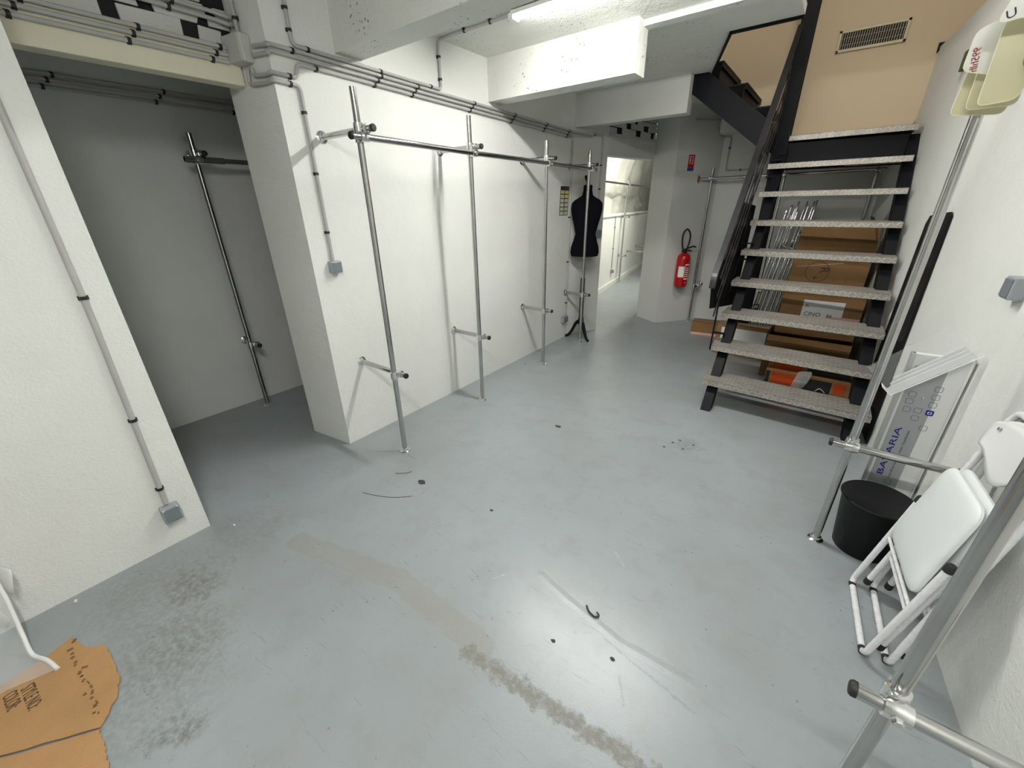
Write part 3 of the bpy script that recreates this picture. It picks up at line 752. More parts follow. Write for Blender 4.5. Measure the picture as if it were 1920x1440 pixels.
# railing: flat bars parallel to the flight
XR = -.628
def rz(y, off): return 1.06+off+(y-3.36)*1.105
def flatbar(name, y0, y1, off, w, th, mat, x=XR):
    a, b = Vector((x, y0, rz(y0, off))), Vector((x, y1, rz(y1, off))); d = (b-a).normalized(); n = Vector((1, 0, 0)).cross(d)
    m = MB(); m.obox((a+b)/2, d*((b-a).length/2), Vector((th/2, 0, 0)), n*(w/2)); return m.build(name, mat, ST, smooth=False, bevel=th*.3)
hr = [Vector((XR, 3.36, 1.00)), Vector((XR, 3.37, 1.075))]+[Vector((XR, y, rz(y, 0))) for y in (3.6, 4.2, 4.8, 5.1)]
m = MB()
pts = fillet(hr, .06)
for i in range(len(pts)-1):
    a, b = pts[i], pts[i+1]; d = (b-a); l = d.length; d.normalize(); n = Vector((1, 0, 0)).cross(d)
    m.obox((a+b)/2, d*(l/2+.004), Vector((.022, 0, 0)), n*.009)
m.build('handrail', 'handrail', ST, smooth=False, bevel=.004)
for off in (-.17, -.32, -.47, -.62): flatbar('rail_bar', 3.62, 5.06, off, .032, .008, 'black_edge')
for y in (3.79, 4.4, 5.02):
    z0 = max(.15, RI+(y-3.44)*RI/G-.25)
    MB().obox((XR-.006, y, (z0+rz(y, 0)-.01)/2), (.004, 0, 0), (0, .016, 0), (0, 0, (rz(y, 0)-.01-z0)/2)).build('baluster', 'black', ST, smooth=False)
    for zz_ in (z0+.02, z0+.16): MB().box(XR-.01, -.54, y-.012, y+.012, zz_-.006, zz_+.006).build('bracket', 'black', ST, smooth=False)
MB().prism([(XR-.022, 3.47, 1.0), (XR-.022, 3.90, 1.60), (XR-.022, 4.85, 1.55), (XR-.022, 4.78, .60), (XR-.022, 3.56, .80)], (-.008, 0, 0)).build('infill_panel', 'black', ST, smooth=False)
for y_, w_ in ((3.75, .05), (4.05, .04), (4.3, .05)):
    MB().prism([(XR-.021, y_, .8), (XR-.021, y_+w_, .8), (XR-.021, y_+w_+.3, 1.5), (XR-.021, y_+.3, 1.5)], (.006, 0, 0)).build('panel_fold', 'black', ST, smooth=False)

# ventilation grille on the beige wall
g = thing('vent_grille', 'cream louvred ventilation grille on the beige upper wall', 'vent', (-.11, 5.56, 2.91))
gx0, gx1, gz0, gz1 = -.36, .13, 2.83, 2.995
m = MB(); yb = 5.545
m.box(gx0, gx1, yb, 5.56, gz0, gz0+.022).box(gx0, gx1, yb, 5.56, gz1-.022, gz1).box(gx0, gx0+.022, yb, 5.56, gz0, gz1).box(gx1-.022, gx1, yb, 5.56, gz0, gz1)
m.build('frame', 'vent', g, smooth=False, bevel=.003)
box('recess', 'painted_void', g, gx0+.02, gx1-.02, 5.556, 5.559, gz0+.02, gz1-.02, smooth=False)
n = 26
for i in range(n):
    x = gx0+.03+(gx1-gx0-.06)*i/(n-1)
    MB().box(x-.0017, x+.0017, yb+.002, 5.556, gz0+.02, gz1-.02).build('louvre', 'vent', g, smooth=False)
for i in range(2):
    z = gz0+.055+i*.05
    MB().box(gx0+.02, gx1-.02, yb+.010, yb+.011, z-.0006, z+.0006).build('louvre', 'vent', g, smooth=False)
tag(MB().prism([PY(1761, 80, 5.552), PY(1780, 76, 5.552), PY(1755, 101, 5.552)], (0, .006, 0)).build('broken_plaster', 'painted_void', smooth=False), 'dark triangular hole where the beige wall meets the right wall', 'hole')

# ------------------------------------------------------------------ dress form
mx, my = -2.325, 4.575
sd = Vector((.89, .455, 0)).normalized()      # across the shoulders
fd = Vector((sd.y, -sd.x, 0))                  # front
t = thing('dress_form', 'black dress form on a wooden tripod stand behind the rack', 'mannequin', (mx, my, 0))
SEC = [(1.015, .05, .05, 0), (1.02, .158, .118, 0), (1.06, .168, .126, 0), (1.12, .162, .12, .0), (1.20, .136, .10, .0), (1.27, .117, .088, 0), (1.35, .134, .098, .0),
       (1.43, .156, .118, .012), (1.49, .170, .118, .016), (1.55, .178, .098, .006), (1.60, .172, .082, 0), (1.632, .142, .07, -.004), (1.655, .098, .06, -.006), (1.68, .062, .054, -.006),
       (1.73, .05, .05, -.002), (1.775, .05, .05, 0), (1.785, .045, .045, 0), (1.787, .01, .01, 0)]
vs = []; fs = []; N = 32
for z, a, b, o in SEC:
    for k in range(N):
        an = 2*math.pi*k/N
        vs.append(Vector((mx, my, z))+sd*(a*math.copysign(abs(math.cos(an))**.9, math.cos(an)))+fd*(b*math.sin(an)+o))
for i in range(len(SEC)-1):
    for k in range(N): fs.append((i*N+k, i*N+(k+1) % N, (i+1)*N+(k+1) % N, (i+1)*N+k))
fs += [tuple(range(N-1, -1, -1)), tuple(range((len(SEC)-1)*N, len(SEC)*N))]
MB().add(vs, fs).build('torso', 'black_cloth', t)
MB().lathe((mx, my, 1.785), [(.03, 0), (.02, .015), (.012, .03), (.012, .05), (.017, .07), (.019, .085), (.012, .1), (.003, .104)], 16, (-.30, -.12, 1)).build('finial', 'black', t)
MB().tube([(mx, my, 1.02), (mx, my, .70)], .011, 14).build('pole', 'chrome', t)
MB().lathe((mx, my, .18), [(.034, 0), (.044, .02), (.034, .06), (.027, .1), (.027, .56), (.03, .57), (.02, .58)], 18).build('post', 'black', t)
for a in (205, 325, 85):
    e = Vector((math.cos(math.radians(a)), math.sin(math.radians(a)), 0)); c0 = Vector((mx, my, 0))
    k = .62 if a == 85 else .86 if a == 205 else 1
    pts = bez([c0+e*.02+Vector((0, 0, .22)), c0+e*.07*k+Vector((0, 0, .19)), c0+e*.12*k+Vector((0, 0, .10)), c0+e*.17*k+Vector((0, 0, .035)), c0+e*.22*k+Vector((0, 0, .016))], 5)
    MB().tube(pts, [.022-.007*i/len(pts) for i in range(len(pts))], 10).build('leg', 'black', t)

# poster with a grid of cells, on the rack wall next to the corner
t = thing('notice', 'small notice with a grid of yellowish cells beside the dress form', 'notice', (-2.508, 4.36, 1.62))
py0, py1, pz0, pz1 = 4.285, 4.475, 1.475, 1.775
tl = -.035
def pp(u, v, e): return (-2.5095+e, py0+(py1-py0)*u+tl*(1-v)*.6, pz0+(pz1-pz0)*v)
def cell(name, u0, u1, v0, v1, e, mat): return MB().prism([pp(u0, v0, e), pp(u1, v0, e), pp(u1, v1, e), pp(u0, v1, e)], (.001, 0, 0)).build(name, mat, t, smooth=False)
cell('sheet', 0, 1, 0, 1, .0, 'black_print')
cell('header_band', .52, .98, .9, .99, .001, 'purple_cell')
for r_ in range(6):
    for c_ in range(2):
        v0 = .02+r_*.145
        cell('cell', .06+c_*.48, .46+c_*.49, v0, v0+.115, .001, 'yellow_cell' if (c_ == 1 and r_ > 3) or r_ > 4 else 'pale_cell')

# ------------------------------------------------------------------ fire extinguisher
wd = Vector((.405, .502, 0)).normalized(); wn = Vector((wd.y, -wd.x, 0))
P0 = Vector((-1.755, 5.798, 0))
ec = P0+wd*.245+wn*.105
t = thing('fire_extinguisher', 'red fire extinguisher hanging on the angled wall', 'extinguisher', ec+Vector((0, 0, .53)))
rb = .085
z0 = .53
MB().lathe(ec+Vector((0, 0, z0)), [(rb*.86, 0), (rb*.95, .012), (rb, .03), (rb, .36), (rb*.97, .385), (rb*.8, .415), (rb*.45, .435), (rb*.3, .44)], 32).build('cylinder', 'red', t)
lb = MB()
f0 = -.1
def lab(a0, a1, za, zb, r, name, mat):
    n = 8; base = math.atan2(wn.y, wn.x)
    m = MB(); m.grid(lambda u, v: ec+Vector((math.cos(base+a0+(a1-a0)*u)*r, math.sin(base+a0+(a1-a0)*u)*r, z0+za+(zb-za)*v)), n, 1)
    return m.build(name, mat, t)
lab(-1.25, -.35, .13, .27, rb+.001, 'label', 'white_ink')
lab(-.25, .75, .10, .30, rb+.001, 'label', 'white_ink'); lab(-.19, .69, .115, .285, rb+.0017, 'label_field', 'red')
for i in range(5): lab(-.1, .5-.05*(i % 3), .135+i*.027, .147+i*.027, rb+.0024, 'print_line', 'white_ink')
lab(-.1, .0, .055, .06, rb+.001, 'print_line', 'white_ink'); lab(.1, .2, .05, .06, rb+.001, 'print_line', 'white_ink')
MB().lathe(ec+Vector((0, 0, z0+.435)), [(.024, 0), (.026, .02), (.018, .035), (.016, .055)], 14).build('valve', 'black_plastic', t)
MB().tube(bez([ec-wd*.05+Vector((0, 0, z0+.45)), ec+Vector((0, 0, z0+.485)), ec+wd*.10+wn*.01+Vector((0, 0, z0+.515)), ec+wd*.15+wn*.012+Vector((0, 0, z0+.508))], 6), .009, 8).build('lever', 'black_plastic', t)
MB().tube(bez([ec-wd*.03+Vector((0, 0, z0+.46)), ec+wd*.05+Vector((0, 0, z0+.47)), ec+wd*.10+Vector((0, 0, z0+.455))], 6), .007, 8).build('handle', 'black_plastic', t)
hz = z0+.46
MB().tube(bez([ec+wd*.01+Vector((0, 0, hz)), ec+wd*.045+Vector((0, 0, hz+.11)), ec+wd*.04+Vector((0, 0, hz+.22)), ec-wd*.015+Vector((0, 0, hz+.275)), ec-wd*.065+Vector((0, 0, hz+.22)), ec-wd*.06+Vector((0, 0, hz+.10)), ec-wd*.025+Vector((0, 0, hz-.005))], 8), .011, 10).build('hose', 'rubber', t)
# safety sign
t = thing('safety_sign', 'small red and blue extinguisher sign on the angled wall', 'sign', P0+wd*.215+Vector((0, 0, 2.03)))
so = P0+wd*.172+wn*.002; up = Vector((0, 0, 1))
def sg(name, a, b, c_, d, e, mat): return MB().prism([so+wd*a+up*c_+wn*e, so+wd*b+up*c_+wn*e, so+wd*b+up*d+wn*e, so+wd*a+up*d+wn*e], wn*.001).build(name, mat, t, smooth=False)
sg('plate', 0, .088, 1.985, 2.13, 0, 'red_sign'); sg('plate', 0, .088, 1.95, 1.984, 0, 'blue_sign')
for i in range(4): sg('pictogram', .016, .034, 2.03+i*.023, 2.047+i*.023, .0012, 'white_ink')
for i in range(5): sg('pictogram', .052+.004*(i % 2), .07, 2.028+i*.019, 2.038+i*.019, .0012, 'white_ink')

# ------------------------------------------------------------------ cartons and tubes under the stairs
def carton(label, c, w, d, h, rz=0.0, z=0.0, flaps='closed', mat='card', group='cartons under the stairs', name='cardboard_box'):
    """box with top flaps and a tape seam; returns the thing and its local frame"""
    cx, cy = c; ca, sa = math.cos(rz), math.sin(rz)
    u, v = Vector((ca, sa, 0)), Vector((-sa, ca, 0)); o = Vector((cx, cy, z)); up = Vector((0, 0, 1))
    t = thing(name, label, 'box', o)
    th = .004
    m = MB()
    m.obox(o+up*th/2, u*w/2, v*d/2, up*th/2)
    for s in (-1, 1):
        m.obox(o+v*(s*(d/2-th/2))+up*h/2, u*w/2, v*th/2, up*h/2)
        m.obox(o+u*(s*(w/2-th/2))+up*h/2, u*th/2, v*d/2, up*h/2)
    m.build('body', mat, t, smooth=False)
    if flaps == 'closed':
        for s in (-1, 1):
            MB().obox(o+v*(s*d/4)+up*(h+.003), u*w/2, v*(d/4-.001), up*.002).build('flap', mat, t, smooth=False)
        MB().obox(o+up*(h+.0055), u*w/2, v*.022, up*.0006).build('tape', 'tape', t, smooth=False)
    else:
        for s, ang, along in flaps:
            hgt = (d if along == 'v' else w)/2*.9
            if along == 'v':
                base = o+v*(s*d/2)+up*h; dr = (v*s*math.sin(ang)+up*math.cos(ang)); MB().prism([base-u*w/2, base+u*w/2, base+u*w/2*.96+dr*hgt, base-u*w/2*.96+dr*hgt], v*.004).build('flap', mat, t, smooth=False)
            else:
                base = o+u*(s*w/2)+up*h; dr = (u*s*math.sin(ang)+up*math.cos(ang)); MB().prism([base-v*d/2, base+v*d/2, base+v*d/2*.96+dr*hgt, base-v*d/2*.96+dr*hgt], u*.004).build('flap', mat, t, smooth=False)
    return t, o, u, v
def front(t, name, o, u, v, d, x0, x1, z0, z1, mat, e=.001):
    """flat sticker on the front face (the -v side)"""
    f = o-v*(d/2+e)
    return MB().prism([f+u*x0+Vector((0, 0, z0)), f+u*x1+Vector((0, 0, z0)), f+u*x1+Vector((0, 0, z1)), f+u*x0+Vector((0, 0, z1))], -v*.0006).build(name, mat, t, smooth=False)
UP = Vector((0, 0, 1))
# lower row
t, o, u, v = carton('cardboard box with white label under the big marked box', (.05, 5.16), .60, .46, .62, rz=0)
lbl = front(t, 'label', o, u, v, .46, -.12, .26, .36, .58, 'paper')
text('lettering', 'CINO', .05, o-v*.2325+u*-.10+UP*.46, u, UP, 'black_ink', lbl); text('lettering', 'MADE IN CHINA', .036, o-v*.2325+u*-.10+UP*.40, u, UP, 'black_ink', lbl); text('lettering', 'JL', .03, o-v*.2325+u*-.10+UP*.53, u, UP, 'black_ink', lbl)
t2, o2, u2, v2 = carton('tall cardboard box with a circled letter drawn on its side', (.05, 5.20), .60, .42, .56, rz=.03, z=.96-.335+.0, flaps=[(-1, -.25, 'v'), (1, -.2, 'v'), (1, -.3, 'u')])
t2.location.z = .626
d2 = .42
m = MB(); f = o2-v2*(d2/2+.0015); cc = f+u2*-.08+UP*.33
m.tube([cc+u2*(.095*math.cos(a))+UP*(.095*math.sin(a)) for a in [i*math.pi/18-.3 for i in range(37)]], .0022, 6); m.build('drawn_circle', 'brown_ink', t2)
text('lettering', 'R', .10, cc+u2*.02+UP*.05, -UP, u2, 'brown_ink', t2, depth=.001)
m = MB(); m.obox(cc+u2*-.01-UP*.06, u2*.022, v2*.001, UP*.003); m.obox(cc+u2*-.01-UP*.06, u2*.003, v2*.001, UP*.022); m.build('drawn_cross', 'brown_ink', t2, smooth=False)
MB().tube([f+u2*-.25+UP*.37, f+u2*-.1+UP*.39, f+u2*.1+UP*.42], .0015, 6).build('tape_edge', 'paper', t2)
# second labelled box between
t, o, u, v = carton('cardboard box with a torn white label above the flattened carton', (.07, 4.68), .60, .34, .36, rz=.02, z=.44)
lbl = front(t, 'label', o, u, v, .34, -.13, .17, .16, .33, 'paper')
text('lettering', 'CINO', .05, o-v*.1725+u*-.11+UP*.19, u, UP, 'black_ink', lbl); text('lettering', 'JL', .04, o-v*.1725+u*-.11+UP*.27, u, UP, 'black_ink', lbl); text('lettering', '84', .04, o-v*.1725+u*.06+UP*.19, u, UP, 'black_ink', lbl)
front(t, 'tape', o, u, v, .34, .06, .30, .16, .20, 'pink_tape', .0018)
t.location.z = .44
# third row : carton below it
t, o, u, v = carton('wide crushed carton below the box with the torn label', (.06, 4.66), .64, .40, .42, rz=-.02, flaps=[(-1, 1.75, 'v')], mat='card3')
# left: two low boxes
t, o, u, v = carton('low cardboard box with white label at the left stringer', (-.54, 4.99), .50, .15, .34, rz=-.03)
lbl = front(t, 'label', o, u, v, .15, -.20, .24, .15, .31, 'paper')
front(t, 'tape', o, u, v, .15, -.25, .24, .09, .145, 'pink_tape')
text('lettering', 'JL', .04, o-v*.0775+u*-.12+UP*.25, u, UP, 'black_ink', lbl)
t, o, u, v = carton('flat cardboard box on the floor beside the stairs, with striped lid', (-1.03, 5.66), .36, .22, .155, rz=.12)
front(t, 'tape', o, u, v, .22, -.18, .18, .0, .03, 'pink_tape')
for i in range(4): MB().obox(o+v*(-.085+.05*i)+UP*.162, u*.18, v*.006, UP*.0008).build('stripe', 'card3', t, smooth=False)
# orange and black printed box lying under the lowest treads
t = thing('printed_box', 'low tan box printed with orange and black squares under the lowest treads', 'box', (.14, 4.26, 0))
MB().box(-.19, .46, 4.12, 4.42, 0, .20).build('body', 'card', t, smooth=False, bevel=.012)
for (a, b, c_, d, mt) in ((-.14, .06, .05, .18, 'orange_print'), (.085, .30, .05, .17, 'black_print'), (.32, .40, .08, .17, 'orange_print'), (-.185, -.155, .04, .18, 'black_print')):
    MB().prism([(a, 4.118, c_), (b, 4.118, c_), (b, 4.118, d), (a, 4.118, d)], (0, .001, 0)).build('print', mt, t, smooth=False)
for (a, b, c_, d, mt) in ((-.15, .08, 4.14, 4.40, 'orange_print'), (.11, .42, 4.14, 4.40, 'black_print')):
    MB().prism([(a, c_, .2005), (b, c_, .2005), (b, d, .2005), (a, d, .2005)], (0, 0, .001)).build('print', mt, t, smooth=False)
m = MB(); m.tube(bez([(.20, 4.116, .07), (.23, 4.116, .10), (.27, 4.116, .07)], 6), .003, 6); m.build('emblem', 'paper', t)
tag(MB().prism(bez([(.05, 4.11, .22), (.10, 4.10, .23), (.08, 4.085, .12), (.03, 4.08, .05), (.02, 4.09, .08)], 4), (.045, .0, .004)).build('plastic_strip', 'film', smooth=True), 'clear plastic strip hanging over the printed box', 'plastic strip')
# bundle of chrome tubes leaning in the corner
rnd = random.Random(3)
for i in range(12):
    bx = -.60+.048*(i % 6)+.022*(i//6)+rnd.uniform(-.006, .006); by = 5.66+.05*(i//6)
    tx = bx+.12+rnd.uniform(-.015, .03); ty = by+.28
    h = rnd.uniform(1.42, 1.6)
    a, b = Vector((bx, by, .012)), Vector((tx, ty, h)); d = (b-a).normalized()
    o = thing('loose_tube', 'loose chrome tube in the taped bundle leaning behind the stairs', 'tube', a, 'taped bundle of chrome tubes')
    MB().tube([a, b], .0105, 10).build('tube', 'chrome', o)
    if i % 2 == 0:
        MB().lathe(b-d*.03, [(.012, 0), (.017, .005), (.017, .03), (.012, .035)], 10, d).build('fitting', 'zinc', o)
    if i in (1, 4, 9):
        MB().tube(fillet([b-d*.30, b-d*.34+Vector((.05, -.02, 0)), b-d*.36+Vector((.14, -.02, .0))], .04), .010, 10).build('bent_end', 'zinc', o)
for k, z in enumerate((.62, 1.05)):
    s = z/1.5
    tag(MB().obox((-.465+.127*s, 5.685+.28*s, z), (.16, 0, 0), (0, .05, .0), (0, 0, .02)).build('tape_wrap', 'tape', smooth=False, bevel=.012), 'clear tape wound round the chrome tube bundle, %s band' % ('lower', 'upper')[k], 'tape')
o = thing('cable_coil', 'coil of black cable on the floor beside the tube bundle', 'cable', (-.56, 5.50, 0))
for k in range(3):
    MB().tube([(-.56+.07*math.cos(a*math.pi/12), 5.50+.05*math.sin(a*math.pi/12), .30+.12*math.sin(a*math.pi/12+.9)*.6+.05*k) for a in range(25)], .007, 8).build('loop', 'rubber', o)
MB().tube([(-.56, 5.50, .0), (-.56, 5.50, .30)], .007, 8).build('loop', 'rubber', o)

# black panel upright against the right wall
ax = lambda y, e: RW(y)-e
t = MB().prism([(ax(3.43, .004), 3.43, .02), (ax(3.97, .004), 3.97, .02), (ax(3.97, .004), 3.97, 1.44), (ax(3.93, .004), 3.93, 1.49), (ax(3.56, .004), 3.56, 1.52), (ax(3.53, .004), 3.53, 1.50)], (-.014, -.0012, 0)).build('black_panel', 'black_plastic', smooth=False, bevel=.003)
tag(t, 'tall black panel standing flat against the right wall beside the stairs', 'panel')
# ------------------------------------------------------------------ brochure stand
YB = 2.47
t = thing('display_stand', 'white and silver brochure display stand with blue lettering beside the pole', 'display stand', (.53, YB, 0))
xl_, xr_ = .425, RW(YB)-.008
zt = .955
MB().box(xl_-.002, xr_, YB, YB+.03, 0, zt).build('panel', 'white_plastic', t, smooth=False, bevel=.003)
MB().box(xl_-.004, xl_+.012, YB-.006, YB+.032, 0, zt).build('side_rail', 'silver_rail', t, smooth=False, bevel=.002)
MB().box(xr_-.008, xr_, YB-.006, YB+.0, 0, zt+.01).build('side_rail', 'white_plastic', t, smooth=False, bevel=.002)
MB().box(xl_+.022, xl_+.132, YB-.0015, YB, .0, .90).build('printed_strip', 'silver', t, smooth=False)
MB().box(xl_-.03, xr_-.01, YB-.03, YB+.12, 0, .006).build('base_plate', 'silver_rail', t, smooth=False)
YT = YB-.003
za, zb_ = PY(1662, 893, YT), PY(1703, 806, YT)
xs_ = xl_+.066
text('lettering', 'BAVARIA', .034, (xs_, YT, za.z), (0, 0, 1), (-1, 0, 0), 'blue_ink', t, width=zb_.z-za.z)
text('lettering', 'Vercharterung von Yachten', .013, (xs_+.03, YT, za.z-.01), (0, 0, 1), (-1, 0, 0), 'grey_ink', t, width=(zb_.z-za.z)*1.02)
def rsq(px, py, mat='grey_ink', s=.0095, fill=False):
    p = PY(px, py, YT); q = []
    for i in range(4):
        cx_, cz_ = (s*.62, -s*.62, -s*.62, s*.62)[i], (s*.62, s*.62, -s*.62, -s*.62)[i]
        for j in range(4):
            a = math.pi/2*(i+j/3); q.append(Vector((p.x+cx_+s*.38*math.cos(a), YT, p.z+cz_+s*.38*math.sin(a))))
    if fill: return MB().prism(q, (0, .0008, 0)).build('emblem', mat, t, smooth=False)
    return MB().tube(q+[q[0], q[1]], .0007, 4).build('square_outline', mat, t)
for (px, py) in ((1711, 739), (1705, 752), (1700, 767), (1721, 770), (1715, 784), (1761, 731), (1755, 746), (1749, 760), (1731, 803), (1664, 903), (1640, 909)): rsq(px, py, s=.0125)
rsq(1743, 775, 'blue_ink', .0135, True)
p = PY(1743, 775, YT-.001); MB().box(p.x-.007, p.x+.007, YT-.0012, YT-.0002, p.z-.006, p.z+.006).build('emblem_inner', 'white_ink', t, smooth=False)
MB().box(p.x-.004, p.x+.004, YT-.0016, YT-.0012, p.z-.0035, p.z+.0035).build('emblem_inner', 'blue_ink', t, smooth=False)
p = PY(1730, 746, YT); MB().lathe(p, [(.006, 0), (.005, .004), (.002, .006)], 12, (0, -1, 0)).build('stud', 'zinc', t)
# acrylic leaflet tray resting askew on the stand
YA = 2.40
t = thing('leaflet_tray', 'clear acrylic leaflet tray with white sheets resting askew on the display stand', 'tray', PY(1750, 700, YA))
A, B_ = PY(1668, 742, YA), PY(1847, 668, YA); du = (B_-A).normalized(); dn = Vector((0, 1, 0)).cross(du)*-1
dn = Vector((-du.z, 0, du.x))
if dn.z < 0: dn = -dn
Lt = (B_-A).length
def slab(name, o, e1, e2, e3, mat): return MB().obox(o+(e1+e2+e3)/2, e1/2, e2/2, e3/2).build(name, mat, t, smooth=False, bevel=.001)
ydep = Vector((0, .055, 0))
slab('tray_bottom', A, du*Lt, dn*.003, ydep, 'acrylic')
slab('tray_front', A, du*Lt, dn*.035, Vector((0, .003, 0)), 'acrylic')
slab('tray_back', A+ydep, du*Lt, dn*.15, Vector((0, .003, 0)), 'acrylic')
slab('tray_edge', A-dn*.002, du*Lt, dn*.004, Vector((0, .004, 0)), 'acrylic_edge')
slab('tray_end', A, du*.003, dn*.05, ydep, 'acrylic_edge')
for k in range(3):
    s_ = thing('leaflet_sheet', 'white leaflet in the clear acrylic tray, %s of three' % ('foremost', 'middle', 'rearmost')[k], 'paper', A+dn*.01, 'leaflets in the acrylic tray')
    MB().obox(A+du*(Lt*.48+.01*k)+dn*(.016+.012*k)+Vector((0, .016+.014*k, 0)), du*(Lt*.46-.012*k), dn*.015, Vector((0, .0016, 0))).build('sheet', 'paper', s_, smooth=False)

# ------------------------------------------------------------------ bin
bx, by = .474, 2.245
t = thing('waste_bin', 'round black plastic waste bin beside the folded chairs', 'bin', (bx, by, 0))
MB().lathe((bx, by, 0), [(.004, .001), (.106, .001), (.110, .006), (.138, .285), (.144, .292), (.144, .298), (.140, .30), (.136, .296), (.133, .285), (.107, .012), (.003, .012)], 40).build('shell', 'black_plastic', t)
MB().lathe((bx, by, .290), [(.139, 0), (.146, .002), (.147, .008), (.143, .012), (.136, .010)], 40).build('rim', 'black_plastic', t)

# ------------------------------------------------------------------ folding chairs
def chair(label, O, lean, roll=0.0):
    O = Vector(O); u0 = Vector((.052, -.9987, 0)).normalized(); v0 = Vector((lean, 0, 1)).normalized(); v0 = (v0-u0*v0.dot(u0)).normalized()
    u = u0*math.cos(roll)+v0*math.sin(roll); v = v0*math.cos(roll)-u0*math.sin(roll)
    n = u.cross(v)
    if n.x > 0: n = -n         # n points to the room, away from the wall
    t = thing('folding_chair', label, 'chair', O, 'folded white chairs against the right wall')
    r = .0115
    P = lambda a, b, c=0: O+u*a+v*b+n*c
    # rear leg: U with the crossbar on the floor
    up_ = fillet([P(-.205, .50, .012), P(-.205, .035, .012), P(-.185, .013, .012), P(.185, .013, .012), P(.205, .035, .012), P(.205, .50, .012)], .05, 6)
    MB().tube(up_, r, 14).build('rear_leg', 'white_metal', t)
    for s in (-1, 1):
        MB().lathe(P(s*.205, .495, .012), [(r*1.02, 0), (r*1.25, .002), (r*1.25, .026), (r*.9, .032), (.002, .033)], 14, v).build('leg_cap', 'rubber', t)
        MB().tube([P(s*.178-.012, .0135, .012), P(s*.178+.012, .0135, .012)], r*1.12, 14).build('floor_pad', 'rubber', t)
    # main frame: long inverted U
    mp_ = fillet([P(-.175, .075, -.020), P(-.175, .86, -.020), P(-.165, .965, -.020), P(.165, .965, -.020), P(.175, .86, -.020), P(.175, .075, -.020)], .12, 9)
    MB().tube(mp_, r, 14).build('frame', 'white_metal', t)
    for s in (-1, 1):
        MB().lathe(P(s*.175, .085, -.020), [(r*1.02, 0), (r*1.22, .002), (r*1.22, .026), (r*.9, .032), (.002, .033)], 14, -v).build('foot_cap', 'rubber', t)
        MB().tube([P(s*.205, .40, .012), P(s*.19, .43, -.004), P(s*.175, .46, -.020)], .006, 8).build('hinge_link', 'white_metal', t)
    MB().tube([P(-.175, .235, -.020), P(.175, .235, -.020)], .0065, 10).build('stretcher', 'white_metal', t)
    MB().tube([P(-.205, .30, .012), P(.205, .30, .012)], .0065, 10).build('stretcher', 'white_metal', t)
    # seat: padded rounded trapezoid
    out = []
    cor = [(-.185, .335), (.185, .335), (.165, .715), (-.165, .715)]
    for i in range(4):
        c_ = cor[i]; pv = cor[i-1]; nx_ = cor[(i+1) % 4]; rr = .055
        a = Vector(c_)+(Vector(pv)-Vector(c_)).normalized()*rr; b = Vector(c_)+(Vector(nx_)-Vector(c_)).normalized()*rr
        for j in range(7):
            q = j/6; out.append(a*(1-q)**2+Vector(c_)*2*q*(1-q)+b*q*q)
    cen = Vector((0, .525)); m = MB(); K = len(out); vs = []; fs = []
    for s, h in ((1.0, .004), (1.0, .012), (.97, .019), (.88, .024), (.5, .027)):
        vs += [P((cen+(q-cen)*s).x, (cen+(q-cen)*s).y, h+.012) for q in out]
    for i in range(4):
        for k in range(K): fs.append((i*K+k, i*K+(k+1) % K, (i+1)*K+(k+1) % K, (i+1)*K+k))
    fs += [tuple(range(K-1, -1, -1)), tuple(range(4*K, 5*K))]
    m.add(vs, fs).build('seat', 'white_vinyl', t)
    # backrest panel, slightly curved
    def bf(a, b):
        w_ = .168*(1-.10*abs(2*b-1)**3); zlow = .785-.035*math.cos((a-.5)*math.pi*2)
        top = .945-.03*abs(2*a-1)**3
        return P((a-.5)*2*w_, zlow+(top-zlow)*b, -.004-.02*(1-(2*a-1)**2)+.016)
    MB().grid(bf, 20, 8).build('backrest', 'white_plastic', t, solid=.006)
    for s in (-1, 1): MB().lathe(P(s*.12, .90, .008), [(.007, 0), (.006, .004), (.002, .005)], 10, n).build('rivet', 'zinc', t)
chair('folded white chair in front, its padded seat fully visible', (.462, 1.762, 0), .185, .035)
chair('folded white chair behind, partly hidden by the front one', (.535, 1.775, 0), .125, .015)

# ------------------------------------------------------------------ size tags on the rail
def plate(y, px, label, mat, hole=True):
    pts = [PY(a, b, y) for a, b in px]
    c_ = sum((p for p in pts), Vector())/len(pts)
    q = []
    n = len(pts)
    for i in range(n):
        p, a, b = pts[i], pts[i-1], pts[(i+1) % n]; k = min(.018, (a-p).length*.4, (b-p).length*.4)
        s, e = p+(a-p).normalized()*k, p+(b-p).normalized()*k
        for j in range(5):
            f = j/4; q.append(s*(1-f)**2+p*2*f*(1-f)+e*f*f)
    me = bpy.data.meshes.new('size_tag'); bm = bmesh.new()
    ring = [bm.verts.new(p) for p in q]; ed = [bm.edges.new((ring[i], ring[(i+1) % len(ring)])) for i in range(len(ring))]
    hx = .333+(2.27-y)*.0444
    if hole:
        hr_ = [bm.verts.new((hx+.023*math.cos(a*math.pi/10), y, 1.950+.023*math.sin(a*math.pi/10))) for a in range(20)]
        ed += [bm.edges.new((hr_[i], hr_[(i+1) % 20])) for i in range(20)]
    bmesh.ops.triangle_fill(bm, edges=ed, use_beauty=True, normal=(0, 1, 0))
    bm.to_mesh(me); bm.free(); me.materials.append(M[mat])
    o = bpy.data.objects.new('size_tag', me); COL.objects.link(o)
    md = o.modifiers.new('thickness', 'SOLIDIFY'); md.thickness = .0025; md.offset = 0
    MB().tube(q+[q[0]], .0016, 6, caps=False).build('rim', 'tag_rim', o)
    return tag(o, label, 'tag', 'plastic size tags on the rail end')
plate(2.14, [(1818, 128), (1779, 217), (1880, 214), (1960, 60), (1900, 20)], 'yellowed plastic tag rearmost on the rail end', 'tag_yellow')
